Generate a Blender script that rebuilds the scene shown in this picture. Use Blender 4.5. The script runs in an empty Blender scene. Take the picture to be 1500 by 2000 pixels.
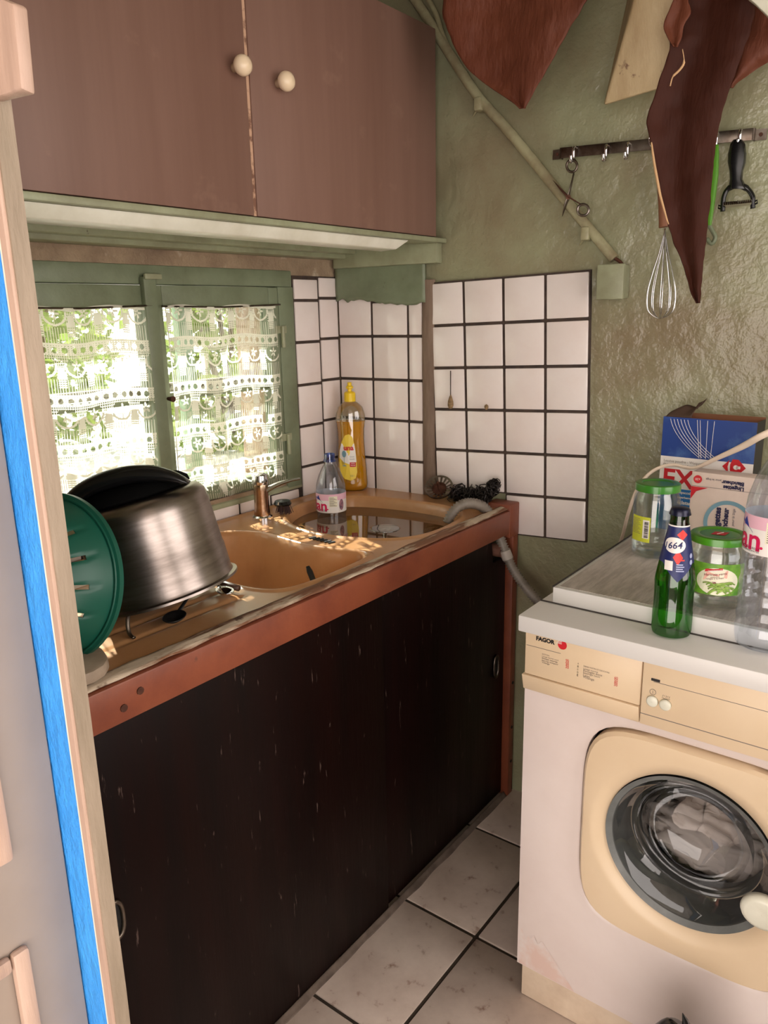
import bpy, bmesh, math, random
import numpy as np
from mathutils import Vector, Matrix, noise
random.seed(7)
scene = bpy.context.scene
COL = scene.collection
PI = math.pi

# ------------------------------------------------------------------ camera, sky, sun, exposure
CAM_H, YAW, PITCH, ROLL, FPX = 1.38, .6542, .2539, .021, 1500.0
fw = Vector((-math.sin(YAW)*math.cos(PITCH), math.cos(YAW)*math.cos(PITCH), -math.sin(PITCH)))
rt0 = Vector((math.cos(YAW), math.sin(YAW), 0)); dn0 = fw.cross(rt0)
rt = rt0*math.cos(ROLL)+dn0*math.sin(ROLL); dn = dn0*math.cos(ROLL)-rt0*math.sin(ROLL)
cd = bpy.data.cameras.new('camera'); cam = bpy.data.objects.new('camera', cd); COL.objects.link(cam)
cd.sensor_fit = 'VERTICAL'; cd.sensor_height = 24.0; cd.lens = 24.0*FPX/2000.0; cd.clip_start = .02
cam.matrix_world = Matrix(((rt.x, -dn.x, -fw.x, 0), (rt.y, -dn.y, -fw.y, 0), (rt.z, -dn.z, -fw.z, CAM_H), (0, 0, 0, 1)))
scene.camera = cam
CP = Vector((0, 0, CAM_H))

world = bpy.data.worlds.new('sky'); scene.world = world; world.use_nodes = True
bg = world.node_tree.nodes['Background']
bg.inputs['Color'].default_value = (1.0, .90, .84, 1); bg.inputs['Strength'].default_value = 4.5
sd = bpy.data.lights.new('sun', 'SUN'); sd.energy = 20.0; sd.angle = .01; sd.color = (1, .96, .90)
sun = bpy.data.objects.new('sun', sd); COL.objects.link(sun)
sun.rotation_euler = Vector((.62, -.2, -.55)).to_track_quat('-Z', 'Y').to_euler()
vs = scene.view_settings
vs.view_transform = 'Standard'; vs.look = 'None'; vs.gamma = 1; vs.use_curve_mapping = False; vs.exposure = 0.15

# ------------------------------------------------------------------ measuring helpers (pixel of the photo + a real plane -> point)
def ray(px, py): return rt*((px-750)/FPX)+dn*((py-1000)/FPX)+fw
def onp(px, py, n, c):
    v = ray(px, py); n = Vector(n); return CP+v*((c-n.dot(CP))/n.dot(v))
def PX(px, py, c): return onp(px, py, (1, 0, 0), c)
def PY(px, py, c): return onp(px, py, (0, 1, 0), c)
def PZ(px, py, c): return onp(px, py, (0, 0, 1), c)
PH = .0813
WU = Vector((math.cos(PH), math.sin(PH), 0)); WN = Vector((math.sin(PH), -math.cos(PH), 0)); WO = Vector((-1.2, 1.785, 0))
UP = Vector((0, 0, 1))
def PB(px, py, off=0): return onp(px, py, -WN, (-WN).dot(WO)-off)     # back wall, off = metres proud of it
def WB(u, z, off=0): return WO+WU*u+UP*z+WN*off
def depth(p): return fw.dot(Vector(p)-CP)

# ------------------------------------------------------------------ materials
def lin(c):
    r = []
    for x in c[:3]:
        x /= 255.0; r.append(x/12.92 if x <= .04045 else ((x+.055)/1.055)**2.4)
    return (r[0], r[1], r[2], 1)
MATS = {}
def mat(name, c, rough=.5, metal=0, c2=None, sc=8, lo=.4, hi=.65, stretch=(1, 1, 1), bump=0, bsc=60, bdist=.004, c3=None, sc3=40, lo3=.62, hi3=.7, coat=0, spec=.5, trans=0, bstretch=None, rough2=None, det=6, st3=None):
    m = bpy.data.materials.new(name); m.use_nodes = True; nt = m.node_tree; N = nt.nodes; L = nt.links
    b = N['Principled BSDF']; b.inputs['Base Color'].default_value = lin(c); b.inputs['Roughness'].default_value = rough
    b.inputs['Metallic'].default_value = metal; b.inputs['Coat Weight'].default_value = coat; b.inputs['Coat Roughness'].default_value = .08
    b.inputs['Specular IOR Level'].default_value = spec; b.inputs['Transmission Weight'].default_value = trans
    tc = N.new('ShaderNodeTexCoord')
    def nz(scale, st, detail=det):
        mp = N.new('ShaderNodeMapping'); mp.inputs['Scale'].default_value = st; L.new(tc.outputs['Object'], mp.inputs['Vector'])
        n = N.new('ShaderNodeTexNoise'); n.inputs['Scale'].default_value = scale; n.inputs['Detail'].default_value = detail; n.inputs['Roughness'].default_value = .62
        L.new(mp.outputs[0], n.inputs['Vector']); return n
    cur = None
    def over(prev, prevc, col, n, lo, hi):
        r = N.new('ShaderNodeMapRange'); r.inputs[1].default_value = lo; r.inputs[2].default_value = hi; L.new(n.outputs[0], r.inputs[0])
        x = N.new('ShaderNodeMix'); x.data_type = 'RGBA'; L.new(r.outputs[0], x.inputs[0])
        if prev is None: x.inputs[6].default_value = lin(prevc)
        else: L.new(prev, x.inputs[6])
        x.inputs[7].default_value = lin(col); return x.outputs[2], r
    if c2:
        cur, r = over(None, c, c2, nz(sc, stretch), lo, hi)
        if rough2 is not None:
            rr = N.new('ShaderNodeMapRange'); rr.inputs[3].default_value = rough; rr.inputs[4].default_value = rough2
            L.new(r.outputs[0], rr.inputs[0]); L.new(rr.outputs[0], b.inputs['Roughness'])
    if c3: cur, r = over(cur, c, c3, nz(sc3, st3 or (stretch if c2 is None else (1, 1, 1))), lo3, hi3)
    if cur is not None: L.new(cur, b.inputs['Base Color'])
    if bump:
        n = nz(bsc, bstretch or stretch, 5); bp = N.new('ShaderNodeBump'); bp.inputs['Strength'].default_value = bump; bp.inputs['Distance'].default_value = bdist
        L.new(n.outputs[0], bp.inputs['Height']); L.new(bp.outputs[0], b.inputs['Normal'])
    MATS[name] = m; return m
def thin(name, tint, gl=.12, rough=.02, gcol=(255, 255, 255)):
    """clear thin-walled glass or plastic: tinted see-through with a fresnel gloss"""
    m = bpy.data.materials.new(name); m.use_nodes = True; nt = m.node_tree; N = nt.nodes; L = nt.links
    N.remove(N['Principled BSDF']); o = N['Material Output']
    t = N.new('ShaderNodeBsdfTransparent'); t.inputs[0].default_value = lin(tint)
    g = N.new('ShaderNodeBsdfGlossy'); g.inputs['Roughness'].default_value = rough; g.inputs[0].default_value = lin(gcol)
    lw = N.new('ShaderNodeLayerWeight'); lw.inputs[0].default_value = .5
    mr = N.new('ShaderNodeMapRange'); mr.inputs[3].default_value = gl*.45; mr.inputs[4].default_value = min(1, gl*4.5); L.new(lw.outputs['Fresnel'], mr.inputs[0])
    x = N.new('ShaderNodeMixShader'); L.new(mr.outputs[0], x.inputs[0]); L.new(t.outputs[0], x.inputs[1]); L.new(g.outputs[0], x.inputs[2]); L.new(x.outputs[0], o.inputs[0])
    return m

m_wall = mat('green_plaster', (150, 151, 120), .33, c2=(130, 116, 90), sc=2.0, lo=.40, hi=.66, bump=.45, bsc=9, bdist=.03, c3=(100, 92, 74), sc3=26, lo3=.69, hi3=.76, spec=.6)
m_wall2 = mat('brown_plaster', (168, 146, 120), .8, c2=(128, 106, 86), sc=6, bump=.7, bsc=22, bdist=.015, c3=(196, 178, 156), sc3=14, lo3=.62, hi3=.72)
m_ceil = mat('old_ceiling_paint', (170, 168, 146), .8, c2=(120, 112, 92), sc=4, bump=.4, bsc=20)
m_tile = mat('white_glazed_tile', (234, 224, 220), .09, c2=(224, 209, 203), sc=5, lo=.4, hi=.75, c3=(150, 130, 118), sc3=70, lo3=.75, hi3=.79, bump=.06, bsc=9, bdist=.01)
m_grout = mat('dark_grout', (72, 58, 50), .9, c2=(50, 40, 36), sc=30, bump=.4, bsc=90)
m_floor = mat('cream_floor_tile', (214, 198, 186), .45, c2=(186, 168, 156), sc=6, lo=.4, hi=.7, c3=(138, 104, 86), sc3=24, lo3=.60, hi3=.74, bump=.12, bsc=40)
m_fgrout = mat('floor_grout', (70, 60, 50), .9, c2=(46, 38, 32), sc=20)
m_cab = mat('brown_laminate', (129, 97, 84), .48, c2=(118, 86, 73), sc=3, stretch=(6, 6, .35), lo=.35, hi=.7, c3=(142, 110, 95), sc3=9, lo3=.62, hi3=.8)
m_cabedge = mat('pale_worn_edge', (196, 158, 130), .6, c2=(120, 84, 66), sc=30, lo=.5, hi=.6)
m_green = mat('sage_paint', (124, 134, 108), .45, c2=(106, 113, 88), sc=7, lo=.4, hi=.65, c3=(92, 84, 70), sc3=28, lo3=.69, hi3=.76, bump=.3, bsc=40)
m_greenlt = mat('pale_sage_paint', (158, 162, 132), .45, c2=(136, 136, 108), sc=8, c3=(96, 84, 66), sc3=30, lo3=.68, hi3=.74, bump=.3, bsc=40)
m_white = mat('white_gloss_paint', (226, 224, 208), .3, c2=(204, 200, 180), sc=6)
m_knob = mat('ivory_porcelain', (236, 212, 180), .18)
m_dark = mat('dark_brown_varnish', (24, 9, 7), .36, spec=.15, c2=(15, 6, 5), sc=4, stretch=(5, 5, .4), lo=.35, hi=.65, c3=(84, 68, 62), sc3=60, st3=(1.6, 1.6, .25), lo3=.648, hi3=.70, bump=.1, bsc=30, rough2=.42)
m_orange = mat('terracotta_paint', (136, 72, 47), .45, c2=(114, 56, 38), sc=7, c3=(84, 48, 38), sc3=22, lo3=.69, hi3=.75, bump=.25, bsc=35)
m_seam = mat('worn_filler', (126, 86, 62), .85, c2=(196, 178, 156), sc=16, stretch=(1.6, .22, 1), lo=.5, hi=.58, bump=.6, bsc=60, bdist=.004, c3=(92, 62, 46), sc3=18, lo3=.58, hi3=.66)
m_sink = mat('beige_resin', (186, 138, 94), .26, c2=(172, 122, 80), sc=5, c3=(120, 78, 50), sc3=18, lo3=.68, hi3=.8, spec=.6)
m_water = mat('murky_water', (104, 72, 40), .03, c2=(92, 62, 34), sc=5, spec=.6)
m_steel = mat('brushed_steel', (158, 148, 142), .3, 1, c2=(122, 112, 106), sc=5, stretch=(1, 1, 8), bump=.03, bsc=200)
m_chrome = mat('chrome', (222, 222, 226), .1, 1)
m_brass = mat('worn_chrome', (196, 170, 146), .22, 1, c2=(150, 112, 84), sc=18, lo=.4, hi=.6)
m_dsteel = mat('dull_steel', (128, 118, 108), .35, 1, c2=(84, 70, 60), sc=20)
m_rust = mat('rusty_iron', (98, 60, 44), .7, .4, c2=(70, 40, 30), sc=40)
m_black = mat('black_plastic', (16, 16, 17), .24)
m_blackm = mat('black_matt', (14, 13, 13), .55)
m_colander = mat('teal_plastic', (10, 80, 64), .42)
m_slab = mat('grey_beige_plastic', (158, 140, 122), .6, c2=(136, 118, 100), sc=14)
m_leather = mat('brown_leather', (106, 56, 36), .62, spec=.3, c2=(82, 40, 25), sc=6, lo=.35, hi=.7, stretch=(1, 1, .4), bump=.8, bsc=16, bdist=.012, bstretch=(1.4, 1.4, .5), c3=(116, 64, 40), sc3=4, lo3=.55, hi3=.8)
m_leather2 = mat('dark_leather', (66, 30, 18), .66, spec=.2, c2=(50, 22, 13), sc=6, lo=.35, hi=.7, stretch=(1, 1, .4), bump=.6, bsc=14, bdist=.012, bstretch=(1.4, 1.4, .4))
m_hide = mat('raw_leather_edge', (206, 166, 122), .8)
m_beam = mat('cream_painted_beam', (204, 182, 142), .6, c2=(176, 150, 112), sc=5, c3=(112, 80, 60), sc3=24, lo3=.66, hi3=.72, stretch=(2, 2, .4), bump=.4, bsc=24, bdist=.01)
m_pipe = mat('painted_conduit', (164, 160, 126), .4, c2=(134, 122, 94), sc=14)
m_lime = mat('lime_plastic', (92, 156, 44), .35)
m_woodh = mat('whisk_handle_wood', (140, 92, 66), .55)
m_enamel = mat('white_enamel', (222, 208, 202), .32, c2=(214, 198, 191), sc=3, coat=.2)
m_stain = mat('stained_enamel', (216, 188, 176), .5, c2=(220, 206, 200), sc=9, lo=.45, hi=.55, c3=(120, 84, 66), sc3=40, lo3=.70, hi3=.74)
m_cream = mat('yellowed_plastic', (224, 200, 168), .36, c2=(218, 192, 158), sc=3)
m_creamlt = mat('yellowed_kick', (224, 204, 180), .5, c2=(200, 176, 150), sc=8, c3=(110, 86, 66), sc3=30, lo3=.69, hi3=.74)
m_rubber = mat('grey_rubber', (96, 98, 96), .5, c2=(120, 122, 120), sc=12)
m_drum = mat('drum_steel', (70, 68, 66), .3, 1)
m_cloth = mat('white_laundry', (214, 200, 190), .9, bump=.2, bsc=300, bdist=.001)
m_top = mat('white_worktop', (218, 214, 210), .34)
m_board = mat('grey_textured_board', (200, 190, 184), .55, c2=(172, 162, 156), sc=16, stretch=(7, 1, 1), lo=.4, hi=.6, bump=.3, bsc=60, bstretch=(6, 1, 1))
m_boardedge = mat('grey_board_edge', (214, 212, 208), .4)
m_seal = mat('dark_seal', (60, 54, 50), .7)
m_blue = mat('sky_blue_paint', (46, 140, 222), .55, c2=(58, 154, 232), sc=10, bump=.9, bsc=70, bdist=.006, bstretch=(1, 1, .5))
m_jamb = mat('pinkish_wood_paint', (176, 148, 130), .5, c2=(152, 126, 110), sc=7, stretch=(3, 3, .3), c3=(108, 90, 76), sc3=40, lo3=.7, hi3=.74, bump=.3, bsc=30, bstretch=(3, 3, .4))
m_jamb2 = mat('worn_olive_paint', (142, 126, 108), .6, c2=(118, 104, 86), sc=8, stretch=(2, 2, .4), bump=.35, bsc=40)
m_door = mat('grey_beige_door_paint', (150, 136, 124), .4, c2=(142, 128, 116), sc=4, c3=(120, 84, 60), sc3=60, lo3=.75, hi3=.77)
m_lace = bpy.data.materials.new('lace_thread'); m_lace.use_nodes = True
nt = m_lace.node_tree; pb = nt.nodes['Principled BSDF']; pb.inputs['Base Color'].default_value = lin((226, 220, 206)); pb.inputs['Roughness'].default_value = .9
tr = nt.nodes.new('ShaderNodeBsdfTranslucent'); tr.inputs[0].default_value = lin((226, 222, 208)); mx = nt.nodes.new('ShaderNodeMixShader'); mx.inputs[0].default_value = .5
nt.links.new(pb.outputs[0], mx.inputs[1]); nt.links.new(tr.outputs[0], mx.inputs[2]); nt.links.new(mx.outputs[0], nt.nodes['Material Output'].inputs[0])
m_leaf = bpy.data.materials.new('leaf'); m_leaf.use_nodes = True
nt = m_leaf.node_tree; pb = nt.nodes['Principled BSDF']; pb.inputs['Roughness'].default_value = .5
oi = nt.nodes.new('ShaderNodeTexCoord'); nn = nt.nodes.new('ShaderNodeTexNoise'); nn.inputs['Scale'].default_value = 6
mx2 = nt.nodes.new('ShaderNodeMix'); mx2.data_type = 'RGBA'; mx2.inputs[6].default_value = lin((74, 104, 44)); mx2.inputs[7].default_value = lin((160, 176, 80))
nt.links.new(oi.outputs['Object'], nn.inputs['Vector']); nt.links.new(nn.outputs[0], mx2.inputs[0]); nt.links.new(mx2.outputs[2], pb.inputs['Base Color'])
tr = nt.nodes.new('ShaderNodeBsdfTranslucent'); nt.links.new(mx2.outputs[2], tr.inputs[0]); mx = nt.nodes.new('ShaderNodeMixShader'); mx.inputs[0].default_value = .45
nt.links.new(pb.outputs[0], mx.inputs[1]); nt.links.new(tr.outputs[0], mx.inputs[2]); nt.links.new(mx.outputs[0], nt.nodes['Material Output'].inputs[0])
m_stem = mat('stem', (96, 76, 50), .8)
m_ground = mat('pale_gravel', (206, 206, 206), .9, c2=(176, 178, 176), sc=8)
m_shutter = mat('pale_green_wood', (150, 178, 150), .6, c2=(130, 156, 128), sc=9)
m_glass = thin('clear_glass', (246, 249, 247), .08)
m_foot = thin('thick_clear_glass', (214, 222, 222), .3, .06)
m_pane = thin('window_glass', (246, 250, 246), .06)
m_pet = thin('clear_plastic', (236, 240, 246), .09, .06)
m_port = thin('porthole_glass', (212, 214, 216), .05, .03)
m_beer = thin('green_bottle_glass', (104, 178, 80), .08, .04)
m_soapb = thin('clear_soap_bottle', (238, 236, 226), .13, .05)
m_soapl = mat('yellow_dish_soap', (224, 166, 14), .12, c2=(214, 150, 10), sc=4)
m_yel = mat('yellow_cap', (238, 200, 20), .35)
m_bluecap = thin('blue_plastic', (110, 140, 214), .16, .1)
m_lidg = mat('green_metal_lid', (58, 128, 40), .28, coat=.3)
m_lidg2 = mat('bright_green_metal_lid', (74, 146, 28), .28, coat=.3)
def flat(n, c, r=.45): return mat(n, c, r)
p_white = flat('print_white', (240, 234, 228)); p_red = flat('print_red', (200, 28, 40)); p_navy = flat('print_navy', (22, 32, 92)); p_blue = flat('print_blue', (38, 70, 140))
p_blue2 = mat('print_blue_fade', (30, 62, 134), .4, c2=(110, 150, 206), sc=6, lo=.5, hi=.8); p_blk = flat('print_black', (26, 22, 22)); p_pink = flat('print_pink', (236, 186, 202))
p_mag = flat('print_magenta', (214, 26, 86)); p_yel = flat('print_lime', (208, 212, 62)); p_yel2 = flat('print_yellow', (240, 208, 70)); p_grn = mat('print_leaf_green', (120, 170, 50), .45, c2=(70, 128, 34), sc=40)
p_grey = flat('print_grey', (120, 108, 100)); p_crm = flat('print_cream', (238, 232, 206)); p_cream2 = mat('carton_cream', (226, 206, 194), .5, c2=(214, 192, 180), sc=8); p_teal = flat('print_teal', (116, 154, 170)); p_card = mat('brown_card', (140, 92, 64), .8)
p_sky = flat('print_sky', (40, 118, 190)); p_dk = flat('print_dark_side', (34, 30, 34)); p_lnav = flat('print_lettering_navy', (34, 30, 70))

# ------------------------------------------------------------------ mesh helpers
class MB:
    def __init__(s): s.v = []; s.f = []
    def add(s, v, f):
        o = len(s.v); s.v += [Vector(p) for p in v]; s.f += [[o+i for i in q] for q in f]; return s
    def hexa(s, b, t):
        return s.add(list(b)+list(t), [(3, 2, 1, 0), (4, 5, 6, 7), (0, 1, 5, 4), (1, 2, 6, 5), (2, 3, 7, 6), (3, 0, 4, 7)])
    def box(s, x0, x1, y0, y1, z0, z1):
        return s.hexa([(x0, y0, z0), (x1, y0, z0), (x1, y1, z0), (x0, y1, z0)], [(x0, y0, z1), (x1, y0, z1), (x1, y1, z1), (x0, y1, z1)])
    def obox(s, c, U, V, W, a, b, d):
        c = Vector(c); U = Vector(U)*a/2; V = Vector(V)*b/2; W = Vector(W)*d/2
        return s.hexa([c-U-V-W, c+U-V-W, c+U+V-W, c-U+V-W], [c-U-V+W, c+U-V+W, c+U+V+W, c-U+V+W])
    def wallbox(s, u0, u1, z0, z1, o0, o1):                         # box against the back wall
        return s.hexa([WB(u0, z0, o1), WB(u1, z0, o1), WB(u1, z0, o0), WB(u0, z0, o0)], [WB(u0, z1, o1), WB(u1, z1, o1), WB(u1, z1, o0), WB(u0, z1, o0)])
    def prism(s, pts, d):
        n = len(pts); d = Vector(d); a = [Vector(p) for p in pts]; return s.add(a+[p+d for p in a], [list(range(n))[::-1], list(range(n, 2*n))]+[(i, (i+1) % n, n+(i+1) % n, n+i) for i in range(n)])
    def tube(s, path, r, n=10, closed=False, flat=1.0):
        path = [Vector(p) for p in path]; k = len(path); V = []; F = []
        rs = r if isinstance(r, (list, tuple)) else [r]*k
        t0 = (path[1]-path[0]).normalized(); ref = Vector((0, 0, 1)) if abs(t0.z) < .9 else Vector((1, 0, 0)); a = t0.cross(ref).normalized()
        for i in range(k):
            if closed: t = path[(i+1) % k]-path[i-1]
            else: t = path[min(i+1, k-1)]-path[max(i-1, 0)]
            t.normalize(); a = (a-t*a.dot(t)).normalized(); b = t.cross(a)
            for j in range(n):
                q = 2*PI*j/n; V.append(path[i]+(a*math.cos(q)+b*math.sin(q)*flat)*rs[i])
        for i in range(k if closed else k-1):
            i2 = (i+1) % k
            for j in range(n): F.append((i*n+j, i*n+(j+1) % n, i2*n+(j+1) % n, i2*n+j))
        if not closed: F += [list(range(n))[::-1], list(range((k-1)*n, k*n))]
        return s.add(V, F)
    def lathe(s, prof, n=32, c=(0, 0, 0), skip=None, cap=False):
        c = Vector(c); V = []; F = []; k = len(prof)
        for r, z in prof:
            for j in range(n): V.append(c+Vector((r*math.cos(2*PI*j/n), r*math.sin(2*PI*j/n), z)))
        for i in range(k-1):
            for j in range(n):
                if skip and skip(i, j): continue
                F.append((i*n+j, i*n+(j+1) % n, (i+1)*n+(j+1) % n, (i+1)*n+j))
        if cap: F += [list(range(n))[::-1], list(range((k-1)*n, k*n))]
        return s.add(V, F)
    def grid(s, fn, nu, nv, skip=None):
        V = [fn(i/nu, j/nv) for j in range(nv+1) for i in range(nu+1)]
        F = [(j*(nu+1)+i, j*(nu+1)+i+1, (j+1)*(nu+1)+i+1, (j+1)*(nu+1)+i) for j in range(nv) for i in range(nu) if not (skip and skip(i, j))]
        return s.add(V, F)
    def ring(s, c, U, V, W, r0, r1, w, n=32):                       # flat annulus with thickness
        c = Vector(c); U = Vector(U); V = Vector(V); W = Vector(W); P = []; F = []
        for rr, ww in ((r0, 0), (r0, w), (r1, w), (r1, 0)):
            for j in range(n): a = 2*PI*j/n; P.append(c+U*rr*math.cos(a)+V*rr*math.sin(a)+W*ww)
        for q in range(4):
            for j in range(n): F.append((q*n+j, q*n+(j+1) % n, ((q+1) % 4)*n+(j+1) % n, ((q+1) % 4)*n+j))
        return s.add(P, F)
def world_loc(o):
    l = Vector(o.location)
    while o.parent: o = o.parent; l += Vector(o.location)
    return l
def obj(name, mb, m, parent=None, base=None, smooth=False, bevel=0, local=False, thick=0, fix=True, seg=2):
    """one mesh object; vertices are given in world metres unless local"""
    me = bpy.data.meshes.new(name)
    off = Vector((0, 0, 0))
    if not local:
        if parent is not None: off = world_loc(parent)
        elif base is not None: off = Vector(base)
    me.from_pydata([tuple(Vector(p)-off) for p in mb.v], [], [tuple(q) for q in mb.f]); me.update()
    if bevel or fix:
        bm = bmesh.new(); bm.from_mesh(me)
        if fix: bmesh.ops.recalc_face_normals(bm, faces=bm.faces)
        if bevel:
            es = [e for e in bm.edges if len(e.link_faces) == 2 and e.calc_face_angle(0) > .5]
            bmesh.ops.bevel(bm, geom=es, offset=bevel, segments=seg, profile=.5, affect='EDGES', clamp_overlap=True)
        bm.to_mesh(me); bm.free()
    if smooth or bevel:
        me.polygons.foreach_set('use_smooth', [True]*len(me.polygons))
        if bevel or smooth == 'auto':
            bm = bmesh.new(); bm.from_mesh(me)
            for e in bm.edges:
                if len(e.link_faces) == 2 and e.calc_face_angle(0) > .7: e.smooth = False
            bm.to_mesh(me); bm.free()
    me.materials.append(m)
    o = bpy.data.objects.new(name, me); COL.objects.link(o)
    if name.endswith('print') or name in ('small_text_lines', 'barcode', 'programme_letters', 'lettering', 'tag_lettering', 'top_lettering', 'round_marks', 'white_lines'): o['kind'] = 'stuff'
    if parent is not None: o.parent = parent
    elif base is not None: o.location = base
    if thick:
        md = o.modifiers.new('thickness', 'SOLIDIFY'); md.thickness = thick; md.offset = 0
    return o
def tag(o, label, cat, group=None, kind=None):
    o['label'] = label; o['category'] = cat
    if group: o['group'] = group
    if kind: o['kind'] = kind
    return o
def thing(name, loc, label, cat, group=None, kind=None, rot=None):
    o = bpy.data.objects.new(name, None); COL.objects.link(o); o.location = loc; o.empty_display_size = .05
    if rot is not None: o.rotation_euler = rot
    return tag(o, label, cat, group, kind)
def link_copy(name, me, loc, parent, rot=(0, 0, 0)):
    o = bpy.data.objects.new(name, me); COL.objects.link(o); o.parent = parent; o.location = loc; o.rotation_euler = rot; return o
def smoothpath(pts, n=8):
    pts = [Vector(p) for p in pts]; out = []
    for i in range(len(pts)-1):
        p0 = pts[max(i-1, 0)]; p1 = pts[i]; p2 = pts[i+1]; p3 = pts[min(i+2, len(pts)-1)]
        for k in range(n):
            t = k/n; out.append(.5*((2*p1)+(p2-p0)*t+(2*p0-5*p1+4*p2-p3)*t*t+(3*p1-p0-3*p2+p3)*t**3))
    out.append(pts[-1]); return out
TXT = {}
def text2d(s, size, bold=0, shear=0, space=1.0):
    k = (s, size, bold, shear, space)
    if k in TXT: return TXT[k]
    cu = bpy.data.curves.new('txt', 'FONT'); cu.body = s; cu.size = size; cu.offset = bold; cu.shear = shear; cu.resolution_u = 3; cu.space_character = space; cu.fill_mode = 'FRONT'
    o = bpy.data.objects.new('txt', cu); COL.objects.link(o); bpy.context.view_layer.update()
    me = bpy.data.meshes.new_from_object(o.evaluated_get(bpy.context.evaluated_depsgraph_get()))
    v = [(p.co.x, p.co.y) for p in me.vertices]; f = [tuple(q.vertices) for q in me.polygons]
    bpy.data.objects.remove(o); bpy.data.curves.remove(cu); bpy.data.meshes.remove(me)
    x0 = min(p[0] for p in v); x1 = max(p[0] for p in v); y0 = min(p[1] for p in v); y1 = max(p[1] for p in v)
    TXT[k] = (v, f, x0, x1, y0, y1); return TXT[k]
def letters(mb, s, size, fn, w=None, anchor='c', rot=0, **k):
    """append lettering mapped through fn(x, y); w = wanted width"""
    v, f, x0, x1, y0, y1 = text2d(s, size, **k); sc = (w/(x1-x0)) if w else 1
    ax = {'c': (x0+x1)/2, 'l': x0, 'r': x1}[anchor]; ca, sa = math.cos(rot), math.sin(rot); out = []
    for x, y in v:
        x = (x-ax)*sc; y = (y-(y0+y1)/2)*(sc if w else 1); out.append(fn(x*ca-y*sa, x*sa+y*ca))
    return mb.add(out, f)
def plane_fn(o, U, V):
    o = Vector(o); U = Vector(U); V = Vector(V); return lambda x, y: o+U*x+V*y
def cyl_fn(c, rad, ang, z0, lift=.0006):
    c = Vector(c); return lambda x, y: Vector((c.x+(rad(z0+y)+lift)*math.cos(ang+x/rad(z0)), c.y+(rad(z0+y)+lift)*math.sin(ang+x/rad(z0)), c.z+z0+y))
def patch(fn, x0, x1, y0, y1, nx=24, ny=6):
    return MB().grid(lambda u, v: fn(x0+(x1-x0)*u, y0+(y1-y0)*v), nx, ny)
def disc_patch(fn, cx, cy, rx, ry, n=28, k=5):
    m = MB(); V = [fn(cx, cy)]; F = []
    for i in range(1, k+1):
        for j in range(n): a = 2*PI*j/n; V.append(fn(cx+rx*i/k*math.cos(a), cy+ry*i/k*math.sin(a)))
    for j in range(n): F.append((0, 1+j, 1+(j+1) % n))
    for i in range(k-1):
        for j in range(n): F.append((1+i*n+j, 1+(i+1)*n+j, 1+(i+1)*n+(j+1) % n, 1+i*n+(j+1) % n))
    return m.add(V, F)
def poly_patch(fn, pts):
    m = MB(); c = (sum(p[0] for p in pts)/len(pts), sum(p[1] for p in pts)/len(pts)); n = len(pts)
    return m.add([fn(*c)]+[fn(*p) for p in pts], [(0, 1+i, 1+(i+1) % n) for i in range(n)])
def radius(prof):
    pr = sorted([(z, r) for r, z in prof])
    def f(z):
        if z <= pr[0][0]: return pr[0][1]
        for (a, ra), (b, rb) in zip(pr, pr[1:]):
            if a <= z <= b: return ra if b == a else ra+(rb-ra)*(z-a)/(b-a)
        return pr[-1][1]
    return f

# ================================================================== THE SETTING
XW = -1.505                                   # window wall
CEIL = 2.42
corner_u = (XW-WO.x)/math.cos(PH)
# floor: grout bed with separate tiles, laid square to the sink unit
floor = tag(obj('floor', MB().box(-1.9, 1.0, -1.2, 2.1, -.06, -.004), m_fgrout, base=(0, 0, 0)), 'dirty cream square floor tiles with dark joints', 'floor', kind='structure')
TP = .332; tb = MB().box(-TP/2+.0045, TP/2-.0045, -TP/2+.0045, TP/2-.0045, -.012, 0); tile_me = None
for i in range(-1, 3):
    for j in range(-3, 3):
        cx = -.733-TP/2+i*TP; cy = 1.266+TP/2+j*TP
        if i == -1: pass
        if tile_me is None:
            o = obj('tile', tb, m_floor, floor, local=True, bevel=.002); o.location = (cx, cy, 0); tile_me = o.data
        else: link_copy('tile', tile_me, (cx, cy, random.uniform(-.0008, .0008)), floor, (random.uniform(-.002, .002), random.uniform(-.002, .002), random.choice((0, PI/2, PI))))
# back wall with rough painted plaster (gentle real relief)
def back_surf(u, v):
    uu = corner_u-.25+u*2.55; z = -.02+v*(CEIL+.02); d = .006*noise.noise(Vector((uu*3, z*3, 0)))+.003*noise.noise(Vector((uu*11, z*11, 4)))
    return WB(uu, z, -.006+d)
wb = MB().grid(back_surf, 130, 120)
wb.wallbox(corner_u-.25, corner_u+2.3, -.02, CEIL, -.16, -.02)
wall_back = tag(obj('wall_back', wb, m_wall, base=WB(0, 0), smooth='auto'), 'olive green painted rough plaster wall behind the washing machine', 'wall', kind='structure')
# window wall with an opening
WY0, WY1, WZ0, WZ1 = .70, 1.545, .925, 1.488
wl = MB()
wl.box(XW-.2, XW, .2, WY0, -.02, CEIL).box(XW-.2, XW, WY1, 1.80, -.02, CEIL).box(XW-.2, XW, WY0, WY1, WZ1, CEIL).box(XW-.2, XW, WY0, WY1, -.02, WZ0)
wall_left = tag(obj('wall_left', wl, m_wall2, base=(XW, 1, 0)), 'brownish bare plaster wall around the small window', 'wall', kind='structure')
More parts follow.
